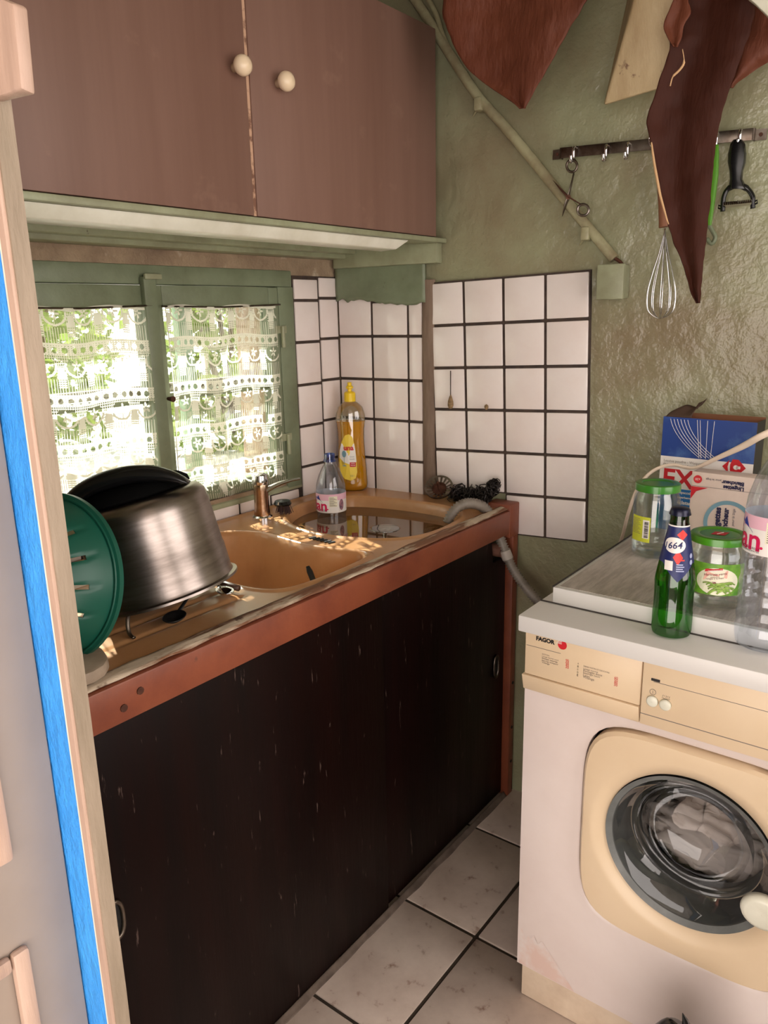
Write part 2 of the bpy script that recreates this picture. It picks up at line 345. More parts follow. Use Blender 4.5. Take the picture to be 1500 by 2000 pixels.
# door wall, right wall, ceiling (mostly out of the picture)
DX0, DX1, DY0, DY1 = -.54, .30, .30, .36
wf = MB().box(-1.7, -.66, DY0+.01, DY0+.04, -.02, CEIL).box(DX1, 1.0, DY0+.01, DY1, -.02, CEIL).box(-.66, DX1, DY0+.01, DY1, 1.98, CEIL)
tag(obj('wall_front', wf, m_wall, base=(0, DY0, 0)), 'green plaster wall holding the open doorway', 'wall', kind='structure')
RWY0, RWY1, RWZ0, RWZ1 = .42, 1.62, .75, 2.1  # opening added in the unseen right wall to let side light in
tag(obj('wall_right', MB().box(.95, 1.0, DY1, RWY0, -.02, CEIL).box(.95, 1.0, RWY1, 2.1, -.02, CEIL).box(.95, 1.0, RWY0, RWY1, -.02, RWZ0).box(.95, 1.0, RWY0, RWY1, RWZ1, CEIL), m_wall, base=(.95, 1, 0)), 'green plaster wall to the right of the washing machine', 'wall', kind='structure')
tag(obj('ceiling', MB().box(-1.72, 1.0, DY0, 2.15, CEIL, CEIL+.05), m_ceil, base=(0, 1, CEIL)), 'low old painted ceiling', 'ceiling', kind='structure')

w2 = thing('added_window', (.97, 1, RWZ0), 'open sage green window added in the unseen right wall for side light', 'window', kind='structure')  # invented window, out of view, lights the cupboard front from the right
obj('frame', MB().box(.96, .99, RWY0, RWY0+.04, RWZ0, RWZ1).box(.96, .99, RWY1-.04, RWY1, RWZ0, RWZ1).box(.96, .99, RWY0+.04, RWY1-.04, RWZ0, RWZ0+.04).box(.96, .99, RWY0+.04, RWY1-.04, RWZ1-.04, RWZ1), m_green, w2)
tag(obj('shade_roof', MB().box(-2.0, 1.6, -2.2, DY0-.02, 2.2, 2.26), m_jamb2, base=(0, -.6, 2.2)), 'unseen wooden roof added outside the open doorway to cut its light', 'roof', kind='structure')  # out-of-view canopy added to dim the light through the doorway
# wall tiles ------------------------------------------------------
TI, TS, U1, Z0, W0 = .032, .11215, .1044, 1.4542, .0995
def wtile(name, parent, fr, a0, a1, b0, b1, off=.006, th=.009, gap=.0037, jag=False):
    """tile between in-plane coordinates a, b of frame fr(a, b, off)"""
    g = gap; t = [random.uniform(-.0008, .0008) for _ in range(4)]
    lo = [fr(a0+g, b0+g, off-th), fr(a1-g, b0+g, off-th), fr(a1-g, b1-g, off-th), fr(a0+g, b1-g, off-th)]
    hi = [fr(a0+g, b0+g, off+t[0]), fr(a1-g, b0+g, off+t[1]), fr(a1-g, b1-g, off+t[2]), fr(a0+g, b1-g, off+t[3])]
    o = obj(name, MB().hexa(lo, hi), m_tile, parent, bevel=.0022)
    return o
def fr_right(a, b, off):
    return WB(a*math.cos(TI)-b*math.sin(TI), Z0+a*math.sin(TI)+b*math.cos(TI), off)
def fr_left(a, b, off): return WB(a, b, off)
def fr_win(a, b, off): return Vector((XW+off, a, b))
def slab(fr, a0, a1, b0, b1, o0, o1):
    return MB().hexa([fr(a0, b0, o0), fr(a1, b0, o0), fr(a1, b1, o0), fr(a0, b1, o0)], [fr(a0, b0, o1), fr(a1, b0, o1), fr(a1, b1, o1), fr(a0, b1, o1)])
ce = [U1-W0, U1, U1+TS, U1+2*TS, U1+3*TS]
obj('grout_bed', slab(fr_right, ce[0], ce[4], -5*TS, .001, -.01, .003), m_grout, wall_back)
obj('grout_bed', slab(fr_right, ce[2], ce[4], -6*TS, -5*TS, -.01, .003), m_grout, wall_back)
for r in range(6):
    for c in range(4):
        if r == 5 and c < 2: continue
        wtile('tile', wall_back, fr_right, ce[c], ce[c+1], -(r+1)*TS, -r*TS, off=.0068)
le = [corner_u+.006, corner_u+.122, corner_u+.241, corner_u+.289]; lz = [1.418, 1.3155, 1.1945, 1.0792, .9645, .866]
obj('grout_bed', slab(fr_left, le[0], le[3], lz[5], lz[0], -.01, .003), m_grout, wall_back)
for r in range(5):
    for c in range(3):
        wtile('tile', wall_back, fr_left, le[c], le[c+1], lz[r+1], lz[r]+(random.uniform(-.012, .006) if r == 0 else 0), off=.0068)
wy = [1.572, 1.674, 1.757]; wz = [1.482, 1.423, 1.311, 1.194, 1.078, .962, .868]
obj('grout_bed', slab(fr_win, wy[0], wy[2], wz[6], wz[0], -.01, .003), m_grout, wall_left)
for r in range(6):
    for c in range(2):
        wtile('tile', wall_left, fr_win, wy[c], wy[c+1], wz[r+1]-.006*(1-c), wz[r]-.006*(1-c), off=.0068)
# low row of tiles under the window
obj('grout_bed', slab(fr_win, .75, wy[0], .866, .905, -.01, .003), m_grout, wall_left)
for k in range(7): wtile('tile', wall_left, fr_win, .755+k*.115, .755+(k+1)*.115, .868, .903+random.uniform(-.004, .004), off=.0068)
# plaster patch and worn upright between the two tiled fields
def ragged(u, v):
    a = le[0]+u*(le[3]-le[0]+.012); b = (1.408+.010*noise.noise(Vector((u*9, 1, 0)))+.008*noise.noise(Vector((u*34, 4, 0)))+.008*math.sin(u*5+.8))*(1-v)+1.56*v
    return WB(a, b, .011+.004*noise.noise(Vector((a*25, b*25, 3))))
pm = MB().grid(ragged, 30, 16)
tag(obj('trim_1', pm, m_green, base=WB(le[1], 1.45), smooth=True, thick=.008), 'crumbling green plaster patch above the narrow tiled field in the corner', 'plaster', kind='structure')
def upright(u, v):
    a = le[3]-.006+u*(.042+.004*noise.noise(Vector((v*12, 2, 0)))); b = .873+v*.59
    return WB(a, b, .013*math.sin(PI*min(1, max(0, u)))**.5+.003*noise.noise(Vector((a*40, b*14, 3))))
tag(obj('trim_2', MB().grid(upright, 8, 60), mat('worn_grey_wood', (132, 112, 96), .85, c2=(104, 84, 70), sc=9, stretch=(3, 3, .4), bump=.5, bsc=40), base=WB(le[3], .9), smooth=True), 'worn grey-brown wooden upright between the two white tiled fields', 'trim', kind='structure')
# batten carrying the cupboard on the back wall
tag(obj('trim_3', MB().wallbox(corner_u+.012, .04, 1.503, 1.556, .0, .032), m_greenlt, base=WB(-.1, 1.5), bevel=.003), 'pale green wooden batten under the cupboard end in the corner', 'trim', kind='structure')
# mortar strip along the floor at the sink unit
def mortar(u, v):
    y = .36+u*1.415; return Vector((-.938+.012*v+.004*noise.noise(Vector((y*14, v, 0)))*v, y, .011*(1-v)**1.5+.0005))
tag(obj('baseboard_left', MB().grid(mortar, 120, 4), mat('grey_mortar', (110, 96, 86), .9, c2=(80, 68, 60), sc=20), base=(-.93, 1, 0), smooth=True, thick=.002), 'rough grey mortar bead along the foot of the dark cupboard front', 'mortar', kind='structure')

# door frame on the left: blue outer face, stepped moulding, worn inner face
fr = thing('trim_4', (-.57, .33, 0), 'pale pinkish wooden door post with stepped moulding and a bright blue painted strip', 'door frame', kind='structure')
def vpost(x0, x1, y0, y1, wob, seedv, z0=0, z1=2.1, ny=90):
    """upright strip with slightly uneven long edges"""
    m = MB(); V = []; F = []
    for j in range(ny+1):
        z = z0+(z1-z0)*j/ny; a = wob*noise.noise(Vector((z*7, seedv, 0)))+wob*.6*noise.noise(Vector((z*28, seedv, 5)))
        V += [(x0, y0, z), (x1+a, y0+abs(a)*.4, z), (x1+a, y1, z), (x0, y1, z)]
    for j in range(ny):
        for k in range(4): F.append((j*4+k, j*4+(k+1) % 4, (j+1)*4+(k+1) % 4, (j+1)*4+k))
    F += [(3, 2, 1, 0), tuple(range(ny*4, ny*4+4))]
    return m.add(V, F)
obj('blue_strip', vpost(-.625, -.5735, .302, .310, .0012, 1), m_blue, fr)
obj('white_bead', vpost(-.5740, -.5712, .299, .310, .0006, 2), m_white, fr)
obj('moulding', vpost(-.5715, -.5675, .2995, .310, .0005, 8), m_jamb2, fr)
obj('moulding', vpost(-.5680, -.5605, .297, .308, .0005, 3), m_jamb, fr)
obj('inner_face', vpost(-.566, -.5585, .300, .3135, .0010, 4), m_jamb2, fr)
q = MB().hexa([(-.561, .299, 1.526), (-.519, .299, 1.5255), (-.519, .309, 1.5235), (-.561, .309, 1.526)], [(-.57, .299, 1.597), (-.5160, .299, 1.574), (-.5160, .309, 1.574), (-.57, .309, 1.597)])
tag(obj('trim_5', q, m_jamb, base=(-.53, .32, 1.52), bevel=.002), 'pale pinkish wooden block fixed high on the door post', 'block', kind='structure')
# door leaf swung outwards
door = thing('door_1', (-.6255, .29, 0), 'grey-beige panelled door standing open beside the blue strip', 'door', kind='structure')
obj('leaf', MB().box(-.653, -.613, -.50, .301, .01, 1.97), m_door, door, bevel=.002)
for z0, z1 in ((.12, .838), (.928, 1.88)):
    for (ya, yb, za, zb) in ((-.40, -.38, z0, z1), (.238, .254, z0, z1), (-.3795, .2375, z0, z0+.016), (-.3795, .2375, z1-.016, z1)):
        obj('moulding', MB().box(-.6135, -.604, ya, yb, za, zb), m_jamb, door, bevel=.004)

# window ----------------------------------------------------------
win = thing('window_1', (XW, 1.12, WZ0), 'small sage green wooden two-casement window with old panes over the sink', 'window', kind='structure')
FX0, FX1 = XW-.06, XW+.004
fm = MB().box(FX0, FX1, WY0-.02, WY1+.025, 1.452, WZ1+.006)
obj('frame_head', fm, m_green, win, bevel=.003)
obj('frame_jamb', MB().box(FX0, FX1+.003, 1.513, WY1+.026, WZ0-.02, 1.452), m_green, win, bevel=.003)
obj('frame_jamb', MB().box(FX0, FX1, WY0-.02, WY0+.03, WZ0-.02, 1.452), m_green, win, bevel=.003)
obj('sill', MB().hexa([(FX0, WY0-.02, .90), (XW+.008, WY0-.02, .90), (XW+.008, 1.57, .90), (FX0, 1.57, .90)], [(FX0, WY0-.02, .938), (XW+.006, WY0-.02, .912), (XW+.006, 1.57, .912), (FX0, 1.57, .938)]), m_greenlt, win, bevel=.002)
def casement(y0, y1, sl, sr):
    c = obj('casement', MB().box(XW-.03, XW+.008, y0, y0+sl, .93, 1.45), m_green, win, bevel=.003)
    obj('stile', MB().box(XW-.03, XW+.008, y1-sr, y1, .93, 1.45), m_green, c, bevel=.003)
    obj('top_rail', MB().box(XW-.03, XW+.0075, y0+sl, y1-sr, 1.402, 1.45), m_green, c, bevel=.002)
    obj('bottom_rail', MB().box(XW-.03, XW+.0075, y0+sl, y1-sr, .93, .965), m_green, c, bevel=.002)
    obj('muntin', MB().box(XW-.028, XW-.008, y0+sl, y1-sr, 1.188, 1.206), m_green, c, bevel=.002)
    for za, zb in ((.965, 1.188), (1.206, 1.402)):
        obj('pane', MB().box(XW-.020, XW-.017, y0+sl, y1-sr, za, zb), m_pane, c)
    return c
casement(.735, 1.112, .03, .026)
rc = casement(1.112, 1.51, .028, .034)
obj('cover_strip', MB().box(XW+.004, XW+.022, 1.084, 1.118, .932, 1.468), m_green, win, bevel=.004)
for z in (1.33, 1.04):
    h = obj('hinge', MB().tube([(XW+.015, 1.516, z-.035), (XW+.015, 1.516, z+.02)], .0055, 10), m_greenlt, win, smooth='auto')
    obj('hinge_plate', MB().box(XW+.004, XW+.011, 1.492, 1.535, z+.002, z+.022), m_greenlt, h, bevel=.001)
lt = obj('latch', MB().box(XW+.020, XW+.028, 1.085, 1.130, 1.462, 1.474), m_greenlt, win, bevel=.002)
obj('latch_knob', MB().tube([(XW+.012, 1.128, 1.196), (XW+.032, 1.128, 1.196)], [.004, .007], 10), m_rust, win, smooth='auto')
for y in (.845, 1.300):                                            # outside bars
    obj('outer_bar', MB().box(XW-.17, XW-.145, y, y+.045, WZ0, WZ1), m_shutter, win, bevel=.003)
obj('outer_rail', MB().box(XW-.172, XW-.15, WY0, WY1, 1.19, 1.215), mat('weathered_rail', (110, 96, 84), .8), win, bevel=.002)

# garden outside: ground and shrubs -------------------------------
tag(obj('ground', MB().box(-9, XW-.2, -5, 8, -.1, .70), m_ground, base=(-4, 1, .70)), 'pale sunlit ground outside the window', 'ground', kind='structure')
def shrub(x, y, h, r, n, seedv, label):
    rnd = random.Random(seedv); t = thing('garden_shrub', (x, y, .70), label, 'shrub', 'shrubs outside the window'); m = MB()
    for k in range(n):
        a = rnd.uniform(0, 2*PI); q = rnd.random(); z = .72+h*q; rr = r*(.35+.65*rnd.random())*(1-.55*abs(q-.45)); c = Vector((x+rr*math.cos(a), y+rr*math.sin(a), z))
        d = Vector((rnd.uniform(-1, 1), rnd.uniform(-1, 1), rnd.uniform(-.4, .9))).normalized(); s = d.cross(Vector((rnd.random(), rnd.random(), rnd.random()))).normalized(); L = rnd.uniform(.07, .15)
        m.add([c, c+d*L*.5+s*L*.26, c+d*L, c+d*L*.5-s*L*.26], [(0, 1, 2, 3)])
    o = obj('foliage', m, m_leaf, t, fix=False); o['kind'] = 'stuff'
    sm = MB()
    for k in range(5):
        a = rnd.uniform(0, 2*PI); sm.tube([(x, y, .70), (x+.3*r*math.cos(a), y+.3*r*math.sin(a), .7+h*.5), (x+.6*r*math.cos(a), y+.6*r*math.sin(a), .7+h*.85)], [.02, .014, .006], 6)
    obj('stem', sm, m_stem, t)
shrub(-3.1, 2.75, 1.2, .42, 1500, 1, 'leafy green shrub outside seen through the right casement')
shrub(-3.9, 4.1, 1.6, .6, 1500, 2, 'yellowish green shrub furthest right beyond the window')
shrub(-3.9, 2.05, 1.4, .5, 1300, 3, 'leafy shrub outside behind the middle of the window')
shrub(-3.9, .9, 1.5, .5, 1300, 4, 'leafy shrub outside seen through the left casement')
shrub(-5.6, 3.0, 2.0, .75, 1700, 5, 'tall pale green shrub standing farthest out beyond the window')
shrub(-5.7, 1.2, 2.0, .7, 1500, 6, 'broad green shrub far out beyond the left casement')

# lace curtains ---------------------------------------------------
def lace(y0, y1, z0, z1, label, seedv, ragtop):
    g = .00145; nu = int((y1-y0)/g); nv = int((z1-z0)/g); rep = .104; solid = np.zeros((nv, nu), bool)
    I, J = np.meshgrid(np.arange(nu), np.arange(nv)); u = I*g; v = J*g+.03                  # v from the top down
    lv = (v % rep)/rep; a = np.zeros_like(solid)
    rib = lv < .20
    hu = ((u+.004) % .021)/.021-.5; hv = (lv-.10)/.20
    hole = (hu/.27)**2+(hv/.30)**2 < 1
    net = (I % 3 == 0) | (J % 4 == 0)
    a |= rib & ~hole & ~((I % 4 == 2) & (J % 3 == 1))
    med = (lv >= .20) & (lv < .66)
    row = np.floor(v/rep).astype(int); mu = ((u+(row % 2)*.033) % .066)-.033; mv = (lv-.40)*rep
    rr = np.hypot(mu, mv); th = np.arctan2(mv, mu)
    ringm = (rr > .0205) & (rr < .0250) & (mv > -.004); inside = (rr <= .0205) & (mv > -.014)
    petal = (rr < .0125*(.62+.38*np.cos(5*th+row))) & (rr > .0024); stalk = (np.abs(mu) < .0008) & (mv > .004)
    tri = (np.abs(mu) > .023) & (lv > .42) & ((np.abs(mu)-.023)*3 > (.66-lv)*rep*.35)
    dense = (np.abs(mu) >= .0215) | (mv < -.004)
    a |= med & (ringm | (inside & (petal | stalk)) | (dense & ~inside & (net | tri)))
    lad = lv >= .66
    a |= lad & ((I % 4 == 0) | (lv > .965) | ((np.abs(mu) > .024) & (lv < .84) & (J % 3 != 0)))
    edge = (I < 2) | (J < 4)
    a |= edge
    rs = np.random.RandomState(seedv)
    fr_ = nv-14-(8*np.sin(I*.11)+5*np.sin(I*.31+1)); a &= ~((J > fr_) & (I % 4 != 0))       # fringed foot
    for q in range(5):                                                                       # little tears
        cx, cy = rs.randint(10, nu-10), rs.randint(int(nv*.35), nv-20); a &= ~(((I-cx)/6.0)**2+((J-cy)/11.0)**2 < 1)
    m = MB(); idx = -np.ones((nv+1, nu+1), int); V = []; F = []
    for j in range(nv):
        for i in range(nu):
            if not a[j, i]: continue
            q = []
            for dj, di in ((0, 0), (0, 1), (1, 1), (1, 0)):
                if idx[j+dj, i+di] < 0:
                    idx[j+dj, i+di] = len(V); y = y0+(i+di)*g; z = z1-(j+dj)*g
                    w = .0035*math.sin(i*.085+.6*math.sin(j*.012))+.002*math.sin(i*.23+j*.01)
                    V.append((XW+.0195+w, y+.006*math.sin(j*.02)*(j/nv), z+.003*math.sin(i*.05)))
                q.append(int(idx[j+dj, i+di]))
            F.append(q)
    t = thing('lace_curtain', (XW+.012, (y0+y1)/2, z0), label, 'curtain', 'lace curtains on the casements')
    me = bpy.data.meshes.new('lace'); off = Vector(t.location); me.from_pydata([tuple(Vector(p)-off) for p in V], [], F); me.update(); me.materials.append(m_lace)
    o = bpy.data.objects.new('lace', me); COL.objects.link(o); o.parent = t
    obj('curtain_wire', MB().tube([(XW+.020, y0-.008, z1-.001), (XW+.020, (y0+y1)/2, z1-.004), (XW+.020, y1+.018, z1+.001)], .0022, 8), m_dsteel, t)
    return t
lace(.765, 1.083, .955, 1.405, 'ragged white lace curtain hanging on the left casement', 3, 0)
lace(1.136, 1.488, .935, 1.405, 'ragged white lace curtain hanging on the right casement beside the hinges', 8, 0)

# ================================================================== WALL CUPBOARD
CX = -1.15
cup = thing('wall_cupboard', (-1.3, 1.1, 1.545), 'brown laminate wall cupboard with two doors above the window', 'cupboard')
cb = MB().box(XW+.002, CX-.021, .36, 1.735, 1.572, 2.035)
obj('carcass', cb, m_cab, cup, bevel=.001)
for y0, y1, ky, kz in ((.462, 1.1085, 1.0785, 1.816), (1.118, 1.744, 1.190, 1.812)):
    d = obj('door', MB().box(CX-.019, CX, y0, y1, 1.566, 2.040), m_cab, cup, bevel=.0012)
    kp = [(.0001, 0), (.008, 0), (.0075, .008), (.014, .013), (.0178, .020), (.0180, .026), (.0150, .033), (.009, .037), (.0001, .0385)]
    kb = MB()
    n = 24
    for i, (r, h) in enumerate(kp):
        for j in range(n): kb.v.append(Vector((CX+.0005+h, ky+r*math.cos(2*PI*j/n), kz+r*math.sin(2*PI*j/n))))
    for i in range(len(kp)-1):
        for j in range(n): kb.f.append([i*n+j, i*n+(j+1) % n, (i+1)*n+(j+1) % n, (i+1)*n+j])
    k = obj('knob', kb, m_knob, d, smooth=True); k['label'] = 'round ivory knob'
obj('edge_strip', MB().box(CX-.016, CX-.003, 1.1090, 1.1175, 1.566, 2.040), m_cabedge, cup)
obj('bottom_board', MB().box(CX-.075, CX+.006, .36, 1.785, 1.552, 1.5635), m_greenlt, cup, bevel=.002)
obj('underside_panel', MB().box(XW+.10, CX-.076, .36, 1.735, 1.560, 1.571), m_greenlt, cup)
obj('white_rail', MB().hexa([(CX-.070, .36, 1.527), (CX-.022, .36, 1.529), (CX-.022, 1.60, 1.529), (CX-.070, 1.60, 1.527)], [(CX-.070, .36, 1.552), (CX-.010, .36, 1.552), (CX-.010, 1.64, 1.552), (CX-.070, 1.64, 1.552)]), m_white, cup, bevel=.003)
obj('rear_batten', MB().box(XW+.003, XW+.060, .36, 1.735, 1.527, 1.571), m_greenlt, cup, bevel=.004)
obj('rear_batten', MB().box(XW+.061, XW+.095, .36, 1.735, 1.538, 1.571), m_greenlt, cup, bevel=.004)

# ================================================================== SINK UNIT
SX0, SX1, SY0, SY1, SZ = XW+.009, -.952, .37, 1.768, .872
unit = thing('sink_cupboard', (-1.2, 1.05, 0), 'long dark brown sink cupboard with two sliding doors under an orange edge', 'cupboard')
obj('carcass', MB().box(XW+.012, -.985, .37, 1.748, .02, .66), m_dark, unit)
obj('plinth', MB().box(-.985, -.960, .37, 1.752, .001, .03), m_dark, unit)
d1 = obj('sliding_door', MB().box(-.950, -.938, .37, 1.2095, .012, .806), m_dark, unit, bevel=.0012)
d2m = MB().prism([(-.957, 1.19, .012), (-.957, 1.768, .012), (-.957, 1.768, .735), (-.957, 1.700, .735), (-.957, 1.690, .806), (-.957, 1.19, .806)], (.012, 0, 0))
d2 = obj('sliding_door', d2m, m_dark, unit, bevel=.0008)
def pull(y, z, x, par):
    P = []
    for k in range(28):
        a = 2*PI*k/28; P.append((x+.003, y+.012*math.cos(a), z+.032*math.copysign(abs(math.sin(a))**.75, math.sin(a))))
    o = obj('finger_pull', MB().tube(P, .0038, 8, closed=True), m_dsteel, par, smooth=True); o['label'] = 'oval steel finger pull'
    obj('pull_recess', MB().prism([(x+.0005, p[1], p[2]) for p in P], (.0012, 0, 0)), m_blackm, o)
pull(1.722, .430, -.945, d2); pull(.524, .487, -.938, d1)
obj('post', MB().box(-.955, -.925, 1.772, 1.800, .001, .806), m_orange, unit, bevel=.002)
for z in (.36, .22, .11): obj('screw', MB().tube([(-.9245, 1.786, z), (-.9225, 1.786, z)], .0045, 8), m_blackm, unit)
ed = obj('front_edge_board', MB().box(-.948, -.923, .37, 1.748, .807, .870), m_orange, unit, bevel=.003)
obj('corner_block', MB().box(-.995, -.922, 1.748, 1.799, .795, .885), m_orange, unit, bevel=.004)
for y, z in ((.60, .845), (.57, .83)): obj('nail_head', MB().tube([(-.9235, y, z), (-.921, y, z)], .006, 10), m_rust, unit)
vv = obj('drain_valve', MB().tube([(-.975, 1.722, .765), (-.93, 1.722, .765)], .017, 14), mat('old_copper', (122, 84, 70), .5, .3), unit, smooth='auto')
obj('valve_bore', MB().tube([(-.931, 1.722, .765), (-.9285, 1.722, .765)], .009, 12), m_blackm, vv)
# worn filler between the sink and the edge board
def seam(u, v):
    y = .37+u*1.38; x = -.962+v*.032+(.005*noise.noise(Vector((y*9, v*3, 1))) if 0 < v < 1 else 0)
    return Vector((x, y, .8735+.0028*noise.noise(Vector((y*22, v*5, 7)))+.002*math.sin(PI*v)))
obj('worn_seam', MB().grid(seam, 240, 6), m_seam, unit, smooth=True, thick=.003)

RB = [(-1.43, 1.47), (-1.375, 1.365), (-1.27, 1.312), (-1.15, 1.306), (-1.035, 1.352), (-.985, 1.42), (-.978, 1.52), (-.995, 1.62), (-1.05, 1.685), (-1.2, 1.690), (-1.36, 1.655), (-1.43, 1.58)]
LB = [(-1.435, 1.0), (-1.435, 1.12), (-1.40, 1.185), (-1.32, 1.232), (-1.24, 1.222), (-1.15, 1.212), (-1.07, 1.228), (-1.005, 1.252), (-.985, 1.215), (-.983, 1.02), (-1.01, .958), (-1.10, .945), (-1.36, .948)]
def chaikin(p, k=2):
    for _ in range(k):
        q = []
        for i in range(len(p)):
            a, b = p[i], p[(i+1) % len(p)]; q += [(a[0]*.75+b[0]*.25, a[1]*.75+b[1]*.25), (a[0]*.25+b[0]*.75, a[1]*.25+b[1]*.75)]
        p = q
    return p
RBs, LBs = chaikin(RB), chaikin(LB)
def sdf(X, Y, poly):
    d = np.full(X.shape, 9.0); ins = np.zeros(X.shape, bool)
    for i in range(len(poly)):
        ax, ay = poly[i]; bx, by = poly[(i+1) % len(poly)]; ex, ey = bx-ax, by-ay
        t = np.clip(((X-ax)*ex+(Y-ay)*ey)/(ex*ex+ey*ey), 0, 1); d = np.minimum(d, np.hypot(X-ax-t*ex, Y-ay-t*ey))
        c = ((ay > Y) != (by > Y)) & (X < ex*(Y-ay)/(ey if abs(ey) > 1e-9 else 1e-9)+ax); ins ^= c
    return np.where(ins, -d, d)
nx, ny = 150, 390
gx = np.linspace(SX0, SX1, nx+1); gy = np.linspace(SY0, SY1, ny+1); GX, GY = np.meshgrid(gx, gy)
def sm(t): t = np.clip(t, 0, 1); return t*t*(3-2*t)
H = np.full(GX.shape, SZ)
for poly, dp in ((RBs, .155), (LBs, .15)):
    d = sdf(GX, GY, poly)
    H -= dp*np.where(d < 0, np.clip(.05*sm(-d/.008)+.80*sm(-d/.035)+.15*sm((-d-.02)/.08), 0, 1), 0)
    H += .004*np.exp(-((d-.007)/.006)**2)
dr = (GY < .925) & (GX < -1.0) & (GX > -1.44)
for k in range(8):
    x0 = -1.40+k*.052; H -= .0035*np.exp(-((GX-x0)/.006)**2)*sm((.925-GY)/.02)*sm((GY-.42)/.03)
H += .004*np.exp(-((GX-(SX0+.012))/.01)**2)
lim = SY1-.012+(GX-SX0)*math.tan(PH)*0
sv = [(float(GX[j, i]), float(GY[j, i]+(.0 if GY[j, i] < 1.70 else (GY[j, i]-1.70)/(SY1-1.70)*(GX[j, i]-SX0)*.0813)), float(H[j, i])) for j in range(ny+1) for i in range(nx+1)]
sf = [(j*(nx+1)+i, j*(nx+1)+i+1, (j+1)*(nx+1)+i+1, (j+1)*(nx+1)+i) for j in range(ny) for i in range(nx)]
sink = thing('kitchen_sink', (-1.2, 1.05, .87), 'beige resin double sink with grooved drainer set into the worktop', 'sink')
obj('sink_top', MB().add(sv, sf), m_sink, sink, smooth=True, fix=False)
for k in range(6):
    p = Vector((-1.185+k*.0125, 1.268-.0008*k, SZ+.0016)); o = obj('overflow_slot', MB().obox(p, (.35, 1, 0), (1, -.35, 0), (0, 0, 1), .017, .0055, .0022), m_blackm, sink)
# water standing in the right basin
WZ = .846
wat = chaikin([(-1.2+(x+1.2)*.955, 1.5+(y-1.5)*.945) for x, y in RB], 2)
tag(obj('sink_water', MB().add([(-1.2, 1.5, WZ)]+[(x, y, WZ) for x, y in wat], [(0, 1+i, 1+(i+1) % len(wat)) for i in range(len(wat))]), m_water, base=(-1.2, 1.5, WZ)), 'still brown water filling the right basin of the sink', 'water')

# tap --------------------------------------------------------------
tp = PZ(513, 1014, SZ)
tap = thing('mixer_tap', tp, 'short worn chrome mixer tap standing between the two basins', 'tap')
obj('base_ring', MB().lathe([(.0001, .0), (.026, .0), (.026, .008), (.022, .012), (.0001, .012)], 28, tp), m_chrome, tap, smooth='auto')
obj('body', MB().lathe([(.0001, .01), (.0215, .01), (.0195, .03), (.0185, .075), (.020, .093), (.0001, .093)], 8, tp), m_brass, tap, bevel=.002)
obj('cap', MB().lathe([(.0001, .093), (.0205, .093), (.0215, .102), (.019, .116), (.012, .121), (.0001, .122)], 24, tp), m_chrome, tap, smooth='auto')
sdir = Vector((.5, .86, 0)).normalized()
sp = [tp+Vector((0, 0, .074))+sdir*.012, tp+Vector((0, 0, .086))+sdir*.04, tp+Vector((0, 0, .094))+sdir*.075, tp+Vector((0, 0, .096))+sdir*.104]
obj('spout', MB().tube(smoothpath(sp, 5), [.0125-.0005*i for i in range(16)], 12, flat=.6), m_chrome, tap, smooth='auto')
bp = PZ(553, 1003, SZ); bp.z = SZ+.002
br = thing('dish_brush', bp, 'small round dish brush with dark bristles lying behind the tap', 'brush')
obj('head', MB().lathe([(.0001, .022), (.022, .022), (.024, .026), (.020, .033), (.0001, .035)], 20, bp), m_black, br, smooth='auto')
bm_ = MB()
for k in range(60):
    a = random.uniform(0, 6.28); r = .02*math.sqrt(random.random()); bm_.tube([bp+Vector((r*math.cos(a), r*math.sin(a), .024)), bp+Vector((r*1.5*math.cos(a), r*1.5*math.sin(a), .001))], .0011, 4)
o = obj('bristles', bm_, mat('dark_bristle', (58, 34, 30), .8), br); o['kind'] = 'stuff'

